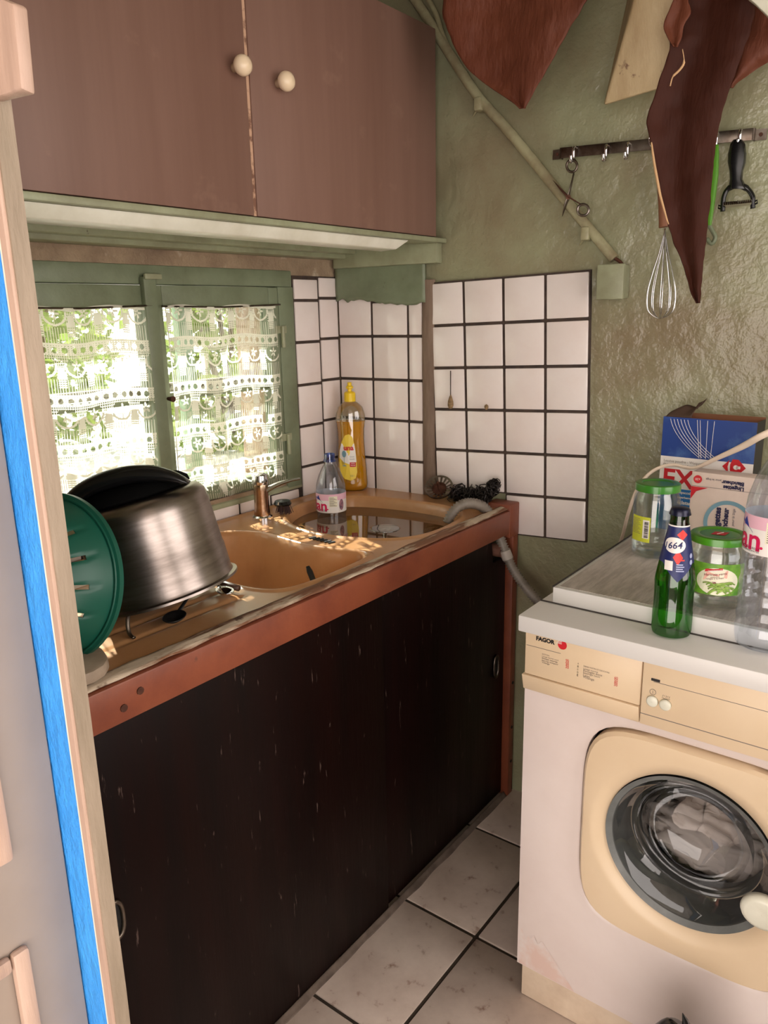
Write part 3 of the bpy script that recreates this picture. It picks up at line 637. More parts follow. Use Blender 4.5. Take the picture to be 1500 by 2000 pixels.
# bottle standing in the sink -------------------------------------
def cam_ang(p): return math.atan2(-p.y, -p.x)
def evian(p, s, rot, label, cap, dark=False):
    t = thing('water_bottle', p, label, 'bottle', 'clear plastic water bottles')
    R = .0425*s; h = .30*s
    prof = [(.0001, .004), (R*.55, .001), (R*.93, .006), (R, .02)]
    z = .03
    while z < .125: prof += [(R, z), (R*.965, z+.009), (R, z+.018)]; z += .023
    prof += [(R*.985, .145), (R*.985, .200), (R, .207), (R*.97, .222), (R*.80, .248), (R*.55, .270), (R*.36, .283), (R*.34, .300)]
    prof = [(r, zz*s) for r, zz in prof]
    b = obj('body', MB().lathe(prof, 36, p), m_pet, t, smooth=True)
    if cap: c = obj('neck_ring', MB().lathe([(R*.34, .286*s), (R*.41, .287*s), (R*.41, .293*s), (R*.36, .294*s), (R*.36, .309*s), (R*.33, .309*s)], 24, p), m_bluecap, t, smooth='auto')
    rf = radius(prof[-9:]); rad = lambda q: R*.985+.0004
    A = cam_ang(p)+rot
    L = obj('label', patch(lambda x, y: cyl_fn(p, rad, A, .172*s)(x, y), -R*PI, R*PI, -.026*s, .028*s, 64, 2), p_white, t, smooth=True)
    obj('pink_band', patch(cyl_fn(p, rad, A, .172*s, .0009), -R*PI*.999, R*PI*.999, .010*s, .028*s, 64, 2), p_pink, L, smooth=True)
    m = letters(MB(), 'evian', .034*s, cyl_fn(p, rad, A, .166*s, .0013), w=.086*s, anchor='r', bold=.0007); m = letters(m, '.', .034*s, cyl_fn(p, rad, A, .157*s, .0013), anchor='l')
    obj('lettering', m, p_mag, L)
    m = MB()
    for k, tx in enumerate(('EAU MINERALE NATURELLE', 'NATUURLIJK MINERAALWATER')): letters(m, tx, .006*s, cyl_fn(p, rad, A, (.1545-.0045*k)*s, .0013), w=.052*s, anchor='r')
    obj('small_print', m, p_blk, L)
    m = poly_patch(cyl_fn(p, rad, A, .188*s, .0014), [(-.050*s, -.012*s), (-.042*s, .004*s), (-.036*s, -.001*s), (-.028*s, .008*s), (-.020*s, -.006*s), (-.012*s, -.012*s)])
    obj('mountain_mark', m, flat('print_mountain', (40, 60, 150)) if 'print_mountain' not in MATS else MATS['print_mountain'], L)
    bx = patch(cyl_fn(p, rad, A, .172*s, .0012), .006*s, .030*s, -.008*s, .022*s, 8, 2); obj('panel', bx, p_crm, L)
    m = MB()
    for k in range(9): m.v += []; q_ = patch(cyl_fn(p, rad, A, .172*s, .0015), .008*s, (.028-.004*(k % 3))*s, (-.006+.003*k)*s, (-.0048+.003*k)*s, 6, 1); m.add(q_.v, q_.f)
    obj('small_text_lines', m, p_grey, L)
    m = disc_patch(cyl_fn(p, rad, A, .172*s, .0013), .043*s, -.004*s, .008*s, .016*s, 16, 2); obj('picture', m, mat('rose_picture', (170, 120, 130), .5, c2=(90, 70, 90), sc=90) if 'rose_picture' not in MATS else MATS['rose_picture'], L)
    return t
ep = PZ(648, 1006, .846); ep.z = .723
evian(ep, .95, -.30, 'open clear plastic water bottle standing in the brown sink water', True)

# upturned wine glass, foot in the air ----------------------------
gp = PZ(752, 1033, .880); gl = thing('wine_glass', (gp.x, gp.y, .744), 'upturned wine glass with its clear round foot above the sink water', 'glass')
c0 = (gp.x, gp.y, .744)
obj('foot', MB().lathe([(.0001, .133), (.006, .1315), (.034, .135), (.0365, .1375), (.034, .138), (.0001, .1355)], 36, c0), m_foot, gl, smooth=True)
obj('stem', MB().lathe([(.0075, .062), (.0042, .075), (.0040, .115), (.0065, .133)], 14, c0), m_foot, gl, smooth=True)
obj('bowl', MB().lathe([(.031, .0), (.036, .025), (.033, .045), (.020, .059), (.0075, .064), (.0001, .065)], 28, c0), m_glass, gl, smooth=True)
# dark-handled knife in the small basin
k0 = PZ(600, 1103, .85); 
kn = thing('table_knife', (-1.04, 1.09, .735), 'dark handled knife leaning in the small left basin', 'knife')
ka, kb_ = PX(601, 1106, -1.085), PX(618, 1150, -1.055)
kd = (kb_-ka).normalized()
obj('handle', MB().tube([ka, ka+kd*.012, ka+kd*.035, ka+kd*.07], [.0045, .0075, .007, .005], 10, flat=.5), m_blackm, kn, smooth=True)
obj('blade', MB().tube([ka+kd*.068, ka+kd*.10, ka+kd*.125], [.006, .007, .003], 8, flat=.18), m_steel, kn, smooth=True)

# washing-up liquid -----------------------------------------------
so = Vector((-1.415, 1.712, SZ)); so = PZ(688, 950, SZ)
so.x += .028; so.y -= .032
sb = thing('dish_soap_bottle', so, 'clear bottle of yellow washing-up liquid standing in the tiled corner', 'bottle')
A = cam_ang(so); U = Vector((-math.sin(A), math.cos(A), 0)); Vn = Vector((math.cos(A), math.sin(A), 0))
def oval(prof, sx=1.0, sy=.6, n=36, z=None):
    m = MB(); k = len(prof)
    for r, z in prof:
        for j in range(n):
            a = 2*PI*j/n; m.v.append(so+U*r*sx*math.cos(a)+Vn*r*sy*math.sin(a)+UP*z)
    for i in range(k-1):
        for j in range(n): m.f.append([i*n+j, i*n+(j+1) % n, (i+1)*n+(j+1) % n, (i+1)*n+j])
    return m
sp_ = [(.0001, .002), (.036, .0), (.044, .006), (.046, .018), (.044, .06), (.0405, .11), (.0385, .15), (.0395, .18), (.043, .205), (.043, .222), (.036, .245), (.022, .258), (.0145, .263), (.0145, .272)]
obj('bottle_shell', oval(sp_), m_soapb, sb, smooth=True)
lp = [(r*.955 if i else r, z+.0015) for i, (r, z) in enumerate(sp_) if z < .206]; lp[-1] = (lp[-1][0], .2055); lp += [(.0001, .2056)]
obj('liquid', oval(lp), m_soapl, sb, smooth='auto')
cp = obj('cap', MB().lathe([(.0001, .262), (.0165, .262), (.0165, .286), (.012, .290), (.0001, .290)], 24, so), m_yel, sb, smooth='auto')
obj('nozzle', MB().lathe([(.0060, .289), (.0060, .297), (.0105, .299), (.0105, .304), (.0058, .308), (.0062, .316), (.0001, .317)], 18, so), m_yel, cp, smooth='auto')
ro = radius(sp_)
def soap_fn(lift):
    def f(x, y):
        r = ro(y); x2 = max(-.97, min(.97, (x/r))); return so+U*x+Vn*((r*.6)*math.sqrt(1-x2*x2)+lift)+UP*y
    return f
def lab(pts, lift, m, nm, par): return obj(nm, poly_patch(soap_fn(lift), pts), m, par)
lo_ = [(-.034, .052), (-.036, .085), (-.035, .115), (-.029, .145), (-.018, .166), (-.006, .170), (.004, .160), (.010, .135), (.014, .09), (.015, .058), (.010, .040), (-.004, .033), (-.022, .038)]
L = lab(lo_, .0018, p_yel2, 'label', sb)
L2 = lab([(-.0345, .100), (-.034, .122), (-.029, .142), (.008, .142), (.0115, .12), (.0135, .088), (-.008, .082), (-.024, .088)], .0024, p_white, 'white_panel', L)
obj('lettering', letters(MB(), 'una', .02, lambda x, y: soap_fn(.0034)(x-.008, y+.128), w=.029, bold=.0008), p_red, L)
m = MB().add(*(lambda q: (q.v, q.f))(patch(lambda x, y: soap_fn(.0032)(x, y), -.006, .0115, .074, .0875, 6, 2))); obj('red_tag', m, p_red, L)
m = letters(MB(), 'ANTI', .005, lambda x, y: soap_fn(.0038)(x+.003, y+.084), w=.011); letters(m, 'TRACES', .005, lambda x, y: soap_fn(.0038)(x+.003, y+.0785), w=.013); obj('tag_lettering', m, p_white, L)
m = letters(MB(), 'Citron', .006, lambda x, y: soap_fn(.0034)(x+.001, y+.104), w=.013); letters(m, 'Vaisselle', .006, lambda x, y: soap_fn(.0034)(x+.001, y+.097), w=.015); letters(m, '1.5 l', .006, lambda x, y: soap_fn(.0034)(x+.000, y+.048), w=.010); obj('small_print', m, flat('print_slate', (70, 90, 110)), L)
m = disc_patch(lambda x, y: soap_fn(.0032)(x, y), -.022, .112, .006, .010, 16, 2); q = patch(lambda x, y: soap_fn(.0032)(x, y), -.0226, -.0214, .078, .103, 1, 3); m.add(q.v, q.f); q = patch(lambda x, y: soap_fn(.0032)(x, y), -.027, -.017, .076, .0785, 3, 1); m.add(q.v, q.f); obj('glass_picture', m, p_teal, L)

# strainer plug, scourer ------------------------------------------
st = Vector((-1.140, 1.740, SZ))
t = thing('sink_strainer', (st.x, st.y, SZ+.002), 'metal sink strainer plug propped against the wooden upright', 'strainer')
t.rotation_euler = (0, 0, 0)
ax = (Vector((.25, -.62, .75))).normalized(); a1 = ax.cross(UP).normalized(); a2 = ax.cross(a1)
Q = Matrix((a1, a2, ax)).transposed(); sc_ = Vector((st.x, st.y, SZ+.033))
def tl(prof, n, skip=None):
    m = MB().lathe(prof, n, (0, 0, 0), skip); m.v = [sc_+Q @ p for p in m.v]; return m
obj('slotted_rim', tl([(.040, .006), (.039, .010), (.034, .008), (.020, .002)], 32, lambda i, j: i == 2 and j % 2 == 0), m_dsteel, t, smooth='auto')
obj('cup', tl([(.021, .003), (.019, -.008), (.0001, -.010)], 24), m_rust, t, smooth='auto')
obj('pin', tl([(.0001, .030), (.0035, .030), (.0035, -.01)], 10), m_rust, t, smooth='auto')
sw = PZ(925, 968, SZ); sw = Vector((-1.085, 1.765, SZ+.004))
swm = MB(); rs = random.Random(5)
blobs = [(Vector((0, 0, .020)), .024), (Vector((.035, .002, .018)), .022), (Vector((.068, .004, .022)), .022), (Vector((.096, .008, .036)), .017), (Vector((.106, .010, .056)), .015), (Vector((.085, .0, .012)), .016)]
for c, r in blobs:
    for k in range(int(60*r/.02)):
        c1 = sw+c+Vector((rs.gauss(0, .25), rs.gauss(0, .25), rs.gauss(0, .25)))*r; n1 = Vector((rs.gauss(0, 1), rs.gauss(0, 1), rs.gauss(0, 1))).normalized(); e1 = n1.orthogonal().normalized(); e2 = n1.cross(e1); R_ = r*rs.uniform(.25, .75)
        swm.tube([c1+(e1*math.cos(a*PI/5)+e2*math.sin(a*PI/5))*R_*(1+.3*rs.random())+n1*R_*.35*rs.uniform(-1, 1) for a in range(10)], .0014, 4, closed=True)
lowz = min(p.z for p in swm.v); swm.v = [Vector((p.x, p.y-.012, max(p.z, SZ+.003))) for p in swm.v]
t = thing('steel_scourer', sw, 'dark tangled steel wool scourer lying at the back of the sink', 'scourer'); obj('wire_tangle', swm, mat('dark_steel_wool', (46, 40, 38), .4, .7), t)

# drain hose --------------------------------------------------------
hp = [PY(874, 1022, 1.60), PY(882, 1004, 1.61), PY(898, 988, 1.63), PY(920, 983, 1.66), PY(943, 990, 1.69), PY(960, 1010, 1.71), PY(972, 1038, 1.72), PY(984, 1070, 1.725), PY(1000, 1108, 1.73), PY(1026, 1146, 1.735), PY(1062, 1188, 1.74), PY(1110, 1250, 1.742), PY(1150, 1330, 1.742)]
hs = smoothpath(hp, 14); acc = [0]
for a, b in zip(hs, hs[1:]): acc.append(acc[-1]+(b-a).length)
path = []; rr_ = []; s_ = 0; i = 0; k = 0
while s_ < acc[-1]:
    while acc[i+1] < s_: i += 1
    tq = (s_-acc[i])/max(1e-9, acc[i+1]-acc[i]); path.append(hs[i].lerp(hs[i+1], tq)); rr_.append(.0145 if k % 2 else .0098); s_ += .0036; k += 1
hose = thing('drain_hose', (hp[6].x, hp[6].y, .3), 'grey corrugated drain hose looping from the sink basin over the edge', 'hose')
obj('corrugated_tube', MB().tube(path, rr_, 14), mat('grey_hose', (142, 132, 122), .45, c2=(112, 102, 92), sc=20), hose, smooth=True)
obj('collar', MB().tube([hs[6*14+16], hs[6*14+22]], .0148, 14), mat('pale_collar', (176, 166, 156), .5), hose, smooth='auto')

# ================================================================== DRAINER: pot, pan, colander, cutlery
right = Vector((math.cos(YAW), math.sin(YAW), 0)); away = Vector((-math.sin(YAW), math.cos(YAW), 0))
pc = PZ(328, 1148, SZ+.040)
Rt = Matrix.Rotation(-.24, 3, away) @ Matrix.Rotation(-.06, 3, right)
pot = thing('cooking_pot', pc, 'large stainless steel pot turned upside down on the drainer', 'pot', rot=Rt.to_euler())
PR = .120; PHt = .172
obj('pot_wall', MB().lathe([(.0001, PHt), (PR*.72, PHt), (PR*.88, PHt-.005), (PR*.95, PHt-.016), (PR*.965, PHt-.035), (PR*.975, .055), (PR*.985, .052), (PR*.985, .008), (PR*1.0, .003), (PR*1.055, .001), (PR*1.06, -.003), (PR*1.0, -.004), (PR*.97, .01), (PR*.96, .05), (PR*.93, PHt-.03)], 64), m_steel, pot, smooth='auto', local=True, fix=False)
hb = MB(); 
hb.tube([Vector((-PR*1.02, -.03, .020)), Vector((-PR*1.22, -.032, .024)), Vector((-PR*1.26, 0, .026)), Vector((-PR*1.22, .032, .024)), Vector((-PR*1.02, .03, .020))], .008, 10)
obj('side_handle', hb, m_black, pot, local=True, smooth=True)
a_ = Vector((-.75, -.66, 0)); tng = Vector((.66, -.75, 0)); hb = MB().tube([a_*PR*.98-tng*.03+UP*.03, a_*PR*1.15-tng*.03+UP*.03, a_*PR*1.2+UP*.03, a_*PR*1.15+tng*.03+UP*.03, a_*PR*.98+tng*.03+UP*.03], .008, 10)
# black lid with an arched grip lying on the pot
pp = pc+Rt @ Vector((-.008, .0, PHt+.001))
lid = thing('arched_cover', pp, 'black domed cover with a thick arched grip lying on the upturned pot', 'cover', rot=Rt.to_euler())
obj('dome', MB().lathe([(.0001, .0), (.092, .0), (.099, .003), (.097, .012), (.084, .022), (.056, .029), (.0001, .032)], 48), mat('slot_shade_black', (9, 9, 9), .95, spec=.05), lid, local=True, smooth='auto')  # dull near-black puts the shade of the slot under the grip into the colour
gm = MB(); n = 36; V = []; F = []
for i in range(n+1):
    u = -1+2*i/n; zo = .006+.053*max(0, 1-abs(u)**2.2)**.75; zi = .003+.023*max(0, 1-(abs(u)/.93)**2.0); zi = min(zi, zo-.003); th = .020*(1-.35*u*u)
    for k in range(10):
        a = 2*PI*k/10; zc = (zo+zi)/2; V.append(right*(u*.118)+away*(-.062+th*math.cos(a))+UP*(zc+(zo-zi)/2*math.sin(a)))
for i in range(n):
    for k in range(10): F.append((i*10+k, i*10+(k+1) % 10, (i+1)*10+(k+1) % 10, (i+1)*10+k))
F += [tuple(range(10))[::-1], tuple(range(n*10, n*10+10))]
obj('grip', gm.add(V, F), m_black, lid, local=True, smooth=True)
# teal colander on its edge
cc = PZ(112, 1262, SZ+.003)
cz = PY(150, 1140, cc.y)
axis = (-right*.40-away*.84+UP*.22).normalized()
c1 = axis.cross(UP).normalized(); c2 = axis.cross(c1)
Qc = Matrix((c1, c2, axis)).transposed()
CR = .128
cn = PZ(112, 1128, SZ+CR*1.0); 
cen = Vector((cn.x, cn.y, SZ+CR*1.0))
col = thing('colander', cen, 'teal green plastic colander standing on its rim beside the upturned pot', 'colander', rot=Qc.to_euler())
prof = [(.0001, .098), (.030, .098), (.050, .096), (.068, .089), (.084, .078), (.097, .062), (.108, .042), (.115, .020), (.119, .006), (.128, .004), (.128, -.003), (.120, -.004)]
obj('bowl', MB().lathe(prof, 96, skip=lambda i, j: i in (2, 3, 4, 5) and j % 6 == 0), m_colander, col, local=True, smooth='auto', thick=.002, fix=False)
obj('rim_ridge', MB().tube([(.1225*math.cos(2*PI*k/64), .1225*math.sin(2*PI*k/64), .006) for k in range(64)], .0022, 6, closed=True), m_colander, col, local=True, smooth=True)
# grey rounded slab at the near end
s0 = PZ(150, 1318, SZ)
sl = MB(); pts = chaikin([(-.07, -.06), (.055, -.06), (.07, .035), (.03, .07), (-.07, .07)], 2); ex = Vector((.3, .95, 0)); ey = Vector((-.95, .3, 0))
sc0 = Vector((-.996, .524, SZ+.006))
sl.prism([sc0+ex*x+ey*y+UP*.001 for x, y in pts], UP*.020)
tag(obj('soap_board', sl, m_slab, base=sc0, bevel=.006), 'grey-beige rounded slab at the near end of the drainer', 'board')
# cutlery lying under the pot rim
def spoon(nm, label, a, b, r, m):
    a = Vector(a); b = Vector(b); d = (b-a); L_ = d.length; d.normalize(); s = d.cross(UP).normalized(); t = thing(nm, (a.x, a.y, SZ+.001), label, nm.split('_')[-1], 'utensils on the drainer')
    bm2 = MB(); n = 18; V = [a+UP*.004]; F = []
    for i in range(1, 5):
        for j in range(n):
            q = 2*PI*j/n; V.append(a+d*r*1.45*i/4*math.cos(q)+s*r*i/4*math.sin(q)+UP*(.004+.010*(i/4)**2))
    for j in range(n): F.append((0, 1+j, 1+(j+1) % n))
    for i in range(3):
        for j in range(n): F.append((1+i*n+j, 1+(i+1)*n+j, 1+(i+1)*n+(j+1) % n, 1+i*n+(j+1) % n))
    obj('bowl', bm2.add(V, F), m, t, smooth=True, thick=.0015)
    obj('handle', MB().tube([a+d*r*1.4+UP*.013, a+d*(r*1.4+.25*L_)+UP*.016, a+d*L_*.8+UP*.016, b+UP*.010], [.004, .0035, .006, .006], 8, flat=.45), m, t, smooth=True)
spoon('serving_spoon', 'dark spoon poking out from under the pot on the drainer', PZ(342, 1218, SZ+.001), PZ(395, 1150, SZ+.001), .019, m_blackm)
spoon('steel_spoon', 'steel spoon lying under the right rim of the upturned pot', PZ(440, 1166, SZ+.001), PZ(390, 1130, SZ+.001), .016, m_chrome)
fk = [PZ(262, 1246, SZ+.003), PZ(252, 1236, SZ+.008), PZ(250, 1205, SZ+.03), PZ(262, 1170, SZ+.05)]
tag(obj('hooked_ladle', MB().tube(smoothpath(fk, 6), .0038, 8, flat=.6), m_dsteel, base=fk[0], smooth=True), 'bent metal utensil handle between the teal colander and the pot', 'utensil', 'utensils on the drainer')
wd = [PZ(452, 1128, SZ+.012), PZ(466, 1146, SZ+.010)]
tag(obj('wooden_spatula', MB().tube([PZ(400, 1128, SZ+.02), PZ(448, 1144, SZ+.011), PZ(466, 1149, SZ+.011)], [.006, .007, .006], 8), mat('dark_wet_wood', (74, 50, 36), .5), base=PZ(448, 1144, SZ), smooth=True), 'dark wooden utensil end lying right of the upturned pot', 'utensil', 'utensils on the drainer')

# ================================================================== BACK WALL FIXTURES
pth = [PB(770, -60, .016), PB(830, 28, .016), PB(886, 118, .016), PB(935, 190, .018), PB(1000, 264, .018), PB(1100, 386, .018), PB(1200, 506, .018)]
cdt = thing('electrical_conduit', PB(1200, 506), 'pale painted conduit running diagonally down the green wall', 'conduit')
obj('pipe', MB().tube(smoothpath(pth, 5), .0118, 14), m_pipe, cdt, smooth='auto')
obj('thin_cable', MB().tube(smoothpath([PB(800, -60, .010), PB(848, 20, .012), PB(862, 62, .014), PB(880, 104, .012)], 5), .0065, 8), m_pipe, cdt, smooth=True)
obj('cable_end', MB().tube(smoothpath([PB(1198, 503, .018), PB(1212, 512, .02), PB(1216, 522, .02)], 4), .004, 8), m_rust, cdt, smooth=True)
for (x, y) in ((938, 205), (1146, 457)):
    c = PB(x, y, .018); k = obj('clip', MB().obox(c, WU, UP, WN, .020, .030, .034), m_pipe, cdt, bevel=.004)
    obj('nail', MB().tube([PB(x-4, y+5, .02), PB(x-14, y+22, .004)], [.004, .002], 8), m_pipe, k)
j0, j1 = PB(1168, 517, .05), PB(1206, 580, .05)
jb = thing('junction_box', PB(1187, 580), 'small pale green junction box at the lower end of the conduit', 'junction box')
u0 = (j0-WO).dot(WU); u1 = u0+.062; z1_, z0_ = j0.z, j0.z-.078
obj('box_body', MB().wallbox(u0+.002, u1-.002, z0_+.002, z1_-.002, .0, .042), m_greenlt, jb, bevel=.003)
obj('cover', MB().wallbox(u0, u1, z0_, z1_, .042, .056), m_greenlt, jb, bevel=.003)
# painted beam end
be = tag(obj('trim_6', MB().hexa([PB(1179, 206, .10), PB(1292, 172, .10), PB(1292, 172, -.01), PB(1179, 206, -.01)], [PB(1258, -70, .16), PB(1372, -85, .16), PB(1372, -85, -.01), PB(1240, -70, -.01)]), m_beam, base=PB(1235, 190), bevel=.006), 'cream painted sloping roof beam meeting the green wall', 'beam', kind='structure')
# hook rail
hr = thing('hook_rail', PB(1290, 290), 'steel utensil rail with hooks screwed to the green wall', 'rail')
ra, rb_ = PB(1096, 299, .016), PB(1470, 262, .016)
rd = (rb_-ra).normalized(); ru = WN.cross(rd).normalized()
if ru.z < 0: ru = -ru
RL = (rb_-ra).length
obj('bar', MB().obox((ra+rb_)/2, rd, ru, WN, RL, .023, .003), m_dsteel, hr, bevel=.0006)
for p, sg in ((ra, -1), (rb_, 1)):
    e = obj('end_bracket', MB().obox(p+rd*sg*.002-WN*.008, rd, ru, WN, .003, .023, .018).obox(p+rd*sg*.013-WN*.014, rd, ru, WN, .024, .021, .003), m_dsteel, hr)
    obj('screw', MB().tube([p+rd*sg*.014-WN*.013, p+rd*sg*.014-WN*.010], .004, 8), m_rust, e)
HK = {}
for x, y in ((1122, 300), (1185, 297), (1227, 293), (1400, 275), (1446, 268)):
    c = PB(x, y, .019); HK[x] = c
    q = [c+ru*.012, c+ru*.006+WN*.010, c-ru*.004+WN*.014, c-ru*.014+WN*.008, c-ru*.017+WN*.000, c-ru*.016+WN*.012, c-ru*.010+WN*.019]
    q = [c+ru*.013-WN*.002, c+ru*.014+WN*.006, c+ru*.004+WN*.009, c-ru*.010+WN*.007, c-ru*.020+WN*.011, c-ru*.020+WN*.020, c-ru*.006+WN*.025]
    obj('hook', MB().tube(smoothpath(q, 4), .0036, 8, flat=.55), m_chrome, hr, smooth=True)
# scissors
sx = thing('scissors', PB(1110, 420, .03), 'open steel scissors hanging from the first hook over the conduit', 'scissors')
def loop(c, r, off, rx=1): return [PB(c[0]+r*rx*math.cos(2*PI*k/20), c[1]+r*math.sin(2*PI*k/20), off) for k in range(20)]
b1 = obj('blade', MB().tube([PB(1121, 338, .035), PB(1113, 372, .034), PB(1109, 388, .034), PB(1104, 402, .033), PB(1098, 423, .033)], [.004, .0055, .0085, .007, .0008], 8, flat=.3), m_dsteel, sx, smooth=True)
obj('finger_ring', MB().tube(loop((1117, 324), 12, .036, .85), .003, 8, closed=True), m_dsteel, b1, smooth=True)
b2 = obj('blade', MB().tube([PB(1133, 398, .036), PB(1116, 388, .036), PB(1108, 383, .036), PB(1094, 368, .035), PB(1080, 352, .034)], [.004, .0055, .0085, .0065, .0008], 8, flat=.3), m_rust, sx, smooth=True)
obj('finger_ring', MB().tube(loop((1139, 410), 11, .036), .0032, 8, closed=True), m_steel, b2, smooth=True)
obj('pivot', MB().tube([PB(1110, 385, .032), PB(1110, 385, .041)], .0055, 10), m_rust, sx)
# whisk
wk = thing('whisk', PB(1290, 620, .03), 'wire balloon whisk hanging half behind the long leather piece', 'whisk')
obj('handle', MB().tube([PB(1283, 290, .034), PB(1290, 340, .034), PB(1296, 400, .034), PB(1299, 443, .034)], [.006, .009, .011, .013], 14), m_woodh, wk, smooth='auto')
for k in range(5):
    an = PI*k/5+.25; P = []
    for i in range(25):
        q = i/24; s = math.sin(PI*q); tt = q*2-1; w = 30*math.copysign(abs(math.sin(tt*PI/2))**1.0, tt)
        prof_ = [(0, 446), (4, 470), (11, 500), (20, 530), (27, 560), (30, 585), (26, 606), (15, 618), (0, 622)]
        r = abs(tt); 
        # walk the balloon outline
        f_ = (1-r)*8; a_i = min(7, int(f_)); fr__ = f_-a_i; hw = prof_[a_i][0]*(1-fr__)+prof_[a_i+1][0]*fr__; yy = prof_[a_i][1]*(1-fr__)+prof_[a_i+1][1]*fr__
        sg = 1 if tt > 0 else -1; xm = 1299-(yy-446)/176*10
        P.append(PB(xm+sg*hw*math.cos(an), yy, .040+sg*hw*.00095*math.sin(an)))
    obj('wire', MB().tube(smoothpath(P, 2), .0011, 6), m_chrome, wk, smooth=True)
obj('hanging_loop', MB().tube([PB(1276+8*math.cos(a*.4), 272+16*math.sin(a*.4), .034) for a in range(16)], .0015, 6), m_chrome, wk)
# peeler
pl = thing('vegetable_peeler', PB(1440, 408, .03), 'black Y-shaped peeler with a serrated blade on the last hook', 'peeler')
def W2(x, y, o=.034): return PB(x, y, o)
def strip(ctr, o0=.028, o1=.044):
    """ctr: list (x, y, halfwidth px)"""
    m = MB(); V = []; F = []
    for x, y, h in ctr:
        V += [W2(x-h, y, o0+.003), W2(x-h*.7, y, o1), W2(x+h*.7, y, o1), W2(x+h, y, o0+.003), W2(x, y, o0-.002)]
    n = len(ctr)
    for i in range(n-1):
        for k in range(5): F.append((i*5+k, i*5+(k+1) % 5, (i+1)*5+(k+1) % 5, (i+1)*5+k))
    F += [(4, 3, 2, 1, 0), tuple(range((n-1)*5, n*5))]
    return m.add(V, F)
ph = obj('handle', strip([(1441, 272, 8), (1441, 281, 15), (1440, 300, 18.5), (1439, 318, 18), (1438, 334, 14), (1438, 350, 13), (1440, 362, 17), (1441, 369, 20)]), m_black, pl, bevel=.0015)
for sg in (-1, 1):
    obj('arm', MB().tube(smoothpath([W2(1441+sg*6, 362), W2(1441+sg*20, 370), W2(1442+sg*28, 384), W2(1441+sg*29, 398-sg*2), W2(1441+sg*29.5, 410-sg*3)], 4), [.0062]*4+[.005]*13, 8), m_black, pl, smooth=True)
    obj('blade_lug', MB().tube([W2(1441+sg*28, 400-sg*4), W2(1441+sg*38, 396-sg*5), W2(1441+sg*38, 402-sg*5), W2(1441+sg*28, 405-sg*4)], .0018, 6), m_black, pl)
bl = MB(); V = []; F = []; n = 30
for i in range(n+1):
    x = 1413+55*i/n; y = 401-5.5*i/n; V += [W2(x, y-5-(1.6 if i % 2 else 0), .040), W2(x, y, .044), W2(x, y+5, .036)]
for i in range(n): F += [(i*3, i*3+3, i*3+4, i*3+1), (i*3+1, i*3+4, i*3+5, i*3+2)]
obj('serrated_blade', bl.add(V, F), m_chrome, pl, thick=.001)
# lime green utensil
gu = thing('green_utensil', PB(1388, 470, .03), 'lime green plastic utensil hanging beside the long leather piece', 'utensil')
obj('handle', strip([(1399, 282, 5), (1398, 300, 7), (1395, 340, 9), (1391, 380, 8), (1387, 420, 6), (1384, 440, 6)]), m_lime, gu, bevel=.001)
obj('head', MB().tube(smoothpath([W2(1384, 438), W2(1392, 452), W2(1397, 464), W2(1390, 476), W2(1380, 466)], 4), .0045, 8), m_green, gu, smooth=True)
# dried insect nests on the tiles
t = thing('insect_nest', PB(880, 800, .012), 'brown dried insect nest hanging by a thread on a white tile', 'nest')
q = PB(880, 786, .013)
obj('pod', MB().lathe([(.0006, .022), (.004, .014), (.0075, .002), (.008, -.008), (.005, -.016), (.0006, -.018)], 14, q), mat('dry_straw', (156, 128, 92), .9, c2=(110, 86, 60), sc=150, bump=.6, bsc=200), t, smooth=True)
obj('thread', MB().tube([q+UP*.02, PB(880, 724, .009)], .0013, 6), m_grout, t)
tag(obj('insect_nest', MB().lathe([(.0006, .006), (.0045, .003), (.0055, -.002), (.0035, -.007), (.0006, -.009)], 12, PB(950, 794, .012)), MATS['dry_straw'], base=PB(950, 794, .012), smooth=True), 'tiny brown insect nest stuck low on a white tile', 'nest')

# ================================================================== HANGING LEATHER
def interp(tab, y):
    if y <= tab[0][0]: return tab[0][1]
    for (a, b), (c, d) in zip(tab, tab[1:]):
        if a <= y <= c: return b+(d-b)*(y-a)/(c-a)
    return tab[-1][1]
def hide(lt, rtb, y0, y1, off, fold, ph, nx=40, ny=70, slope=0):
    def f(u, v):
        y = y0+(y1-y0)*v; a = (interp(lt, y-7)+interp(lt, y)+interp(lt, y+7))/3+2.2*noise.noise(Vector((y*.045, ph, 1))); b = (interp(rtb, y-7)+interp(rtb, y)+interp(rtb, y+7))/3+2.2*noise.noise(Vector((y*.05, ph, 9))); b = max(b, a+1); x = a+(b-a)*u
        o = off+fold*math.sin((u*2.2+ph)*PI+v*1.3)*(.35+.65*(1-v))+.35*fold*math.sin((x/33.0)+v*2+ph)+slope*(1-v)+.004*noise.noise(Vector((x*.03, y*.03, ph)))
        return PB(x, y, o)
    return MB().grid(f, nx, ny)
l1 = thing('leather_hide', PB(1010, 120, .2), 'reddish brown leather piece with a pointed corner hanging near the cupboard', 'leather', 'leather pieces hung under the ceiling')
obj('skin', hide([(-110, 838), (0, 867), (30, 864), (90, 886), (130, 908), (165, 948), (190, 986), (212, 1020)], [(-110, 1200), (0, 1147), (60, 1110), (110, 1083), (150, 1060), (190, 1037), (212, 1024)], -110, 212, .20, .011, .3), m_leather, l1, smooth=True, thick=.0025)
l2 = thing('leather_hide', PB(1360, 590, .2), 'long dark brown leather piece tapering to a point in front of the hook rail', 'leather', 'leather pieces hung under the ceiling')
LT = [(-110, 1322), (0, 1318), (30, 1304), (55, 1297), (72, 1306), (92, 1309), (130, 1297), (180, 1280), (235, 1262), (262, 1268), (320, 1276), (380, 1287), (430, 1301), (480, 1319), (540, 1341), (575, 1349), (592, 1361)]
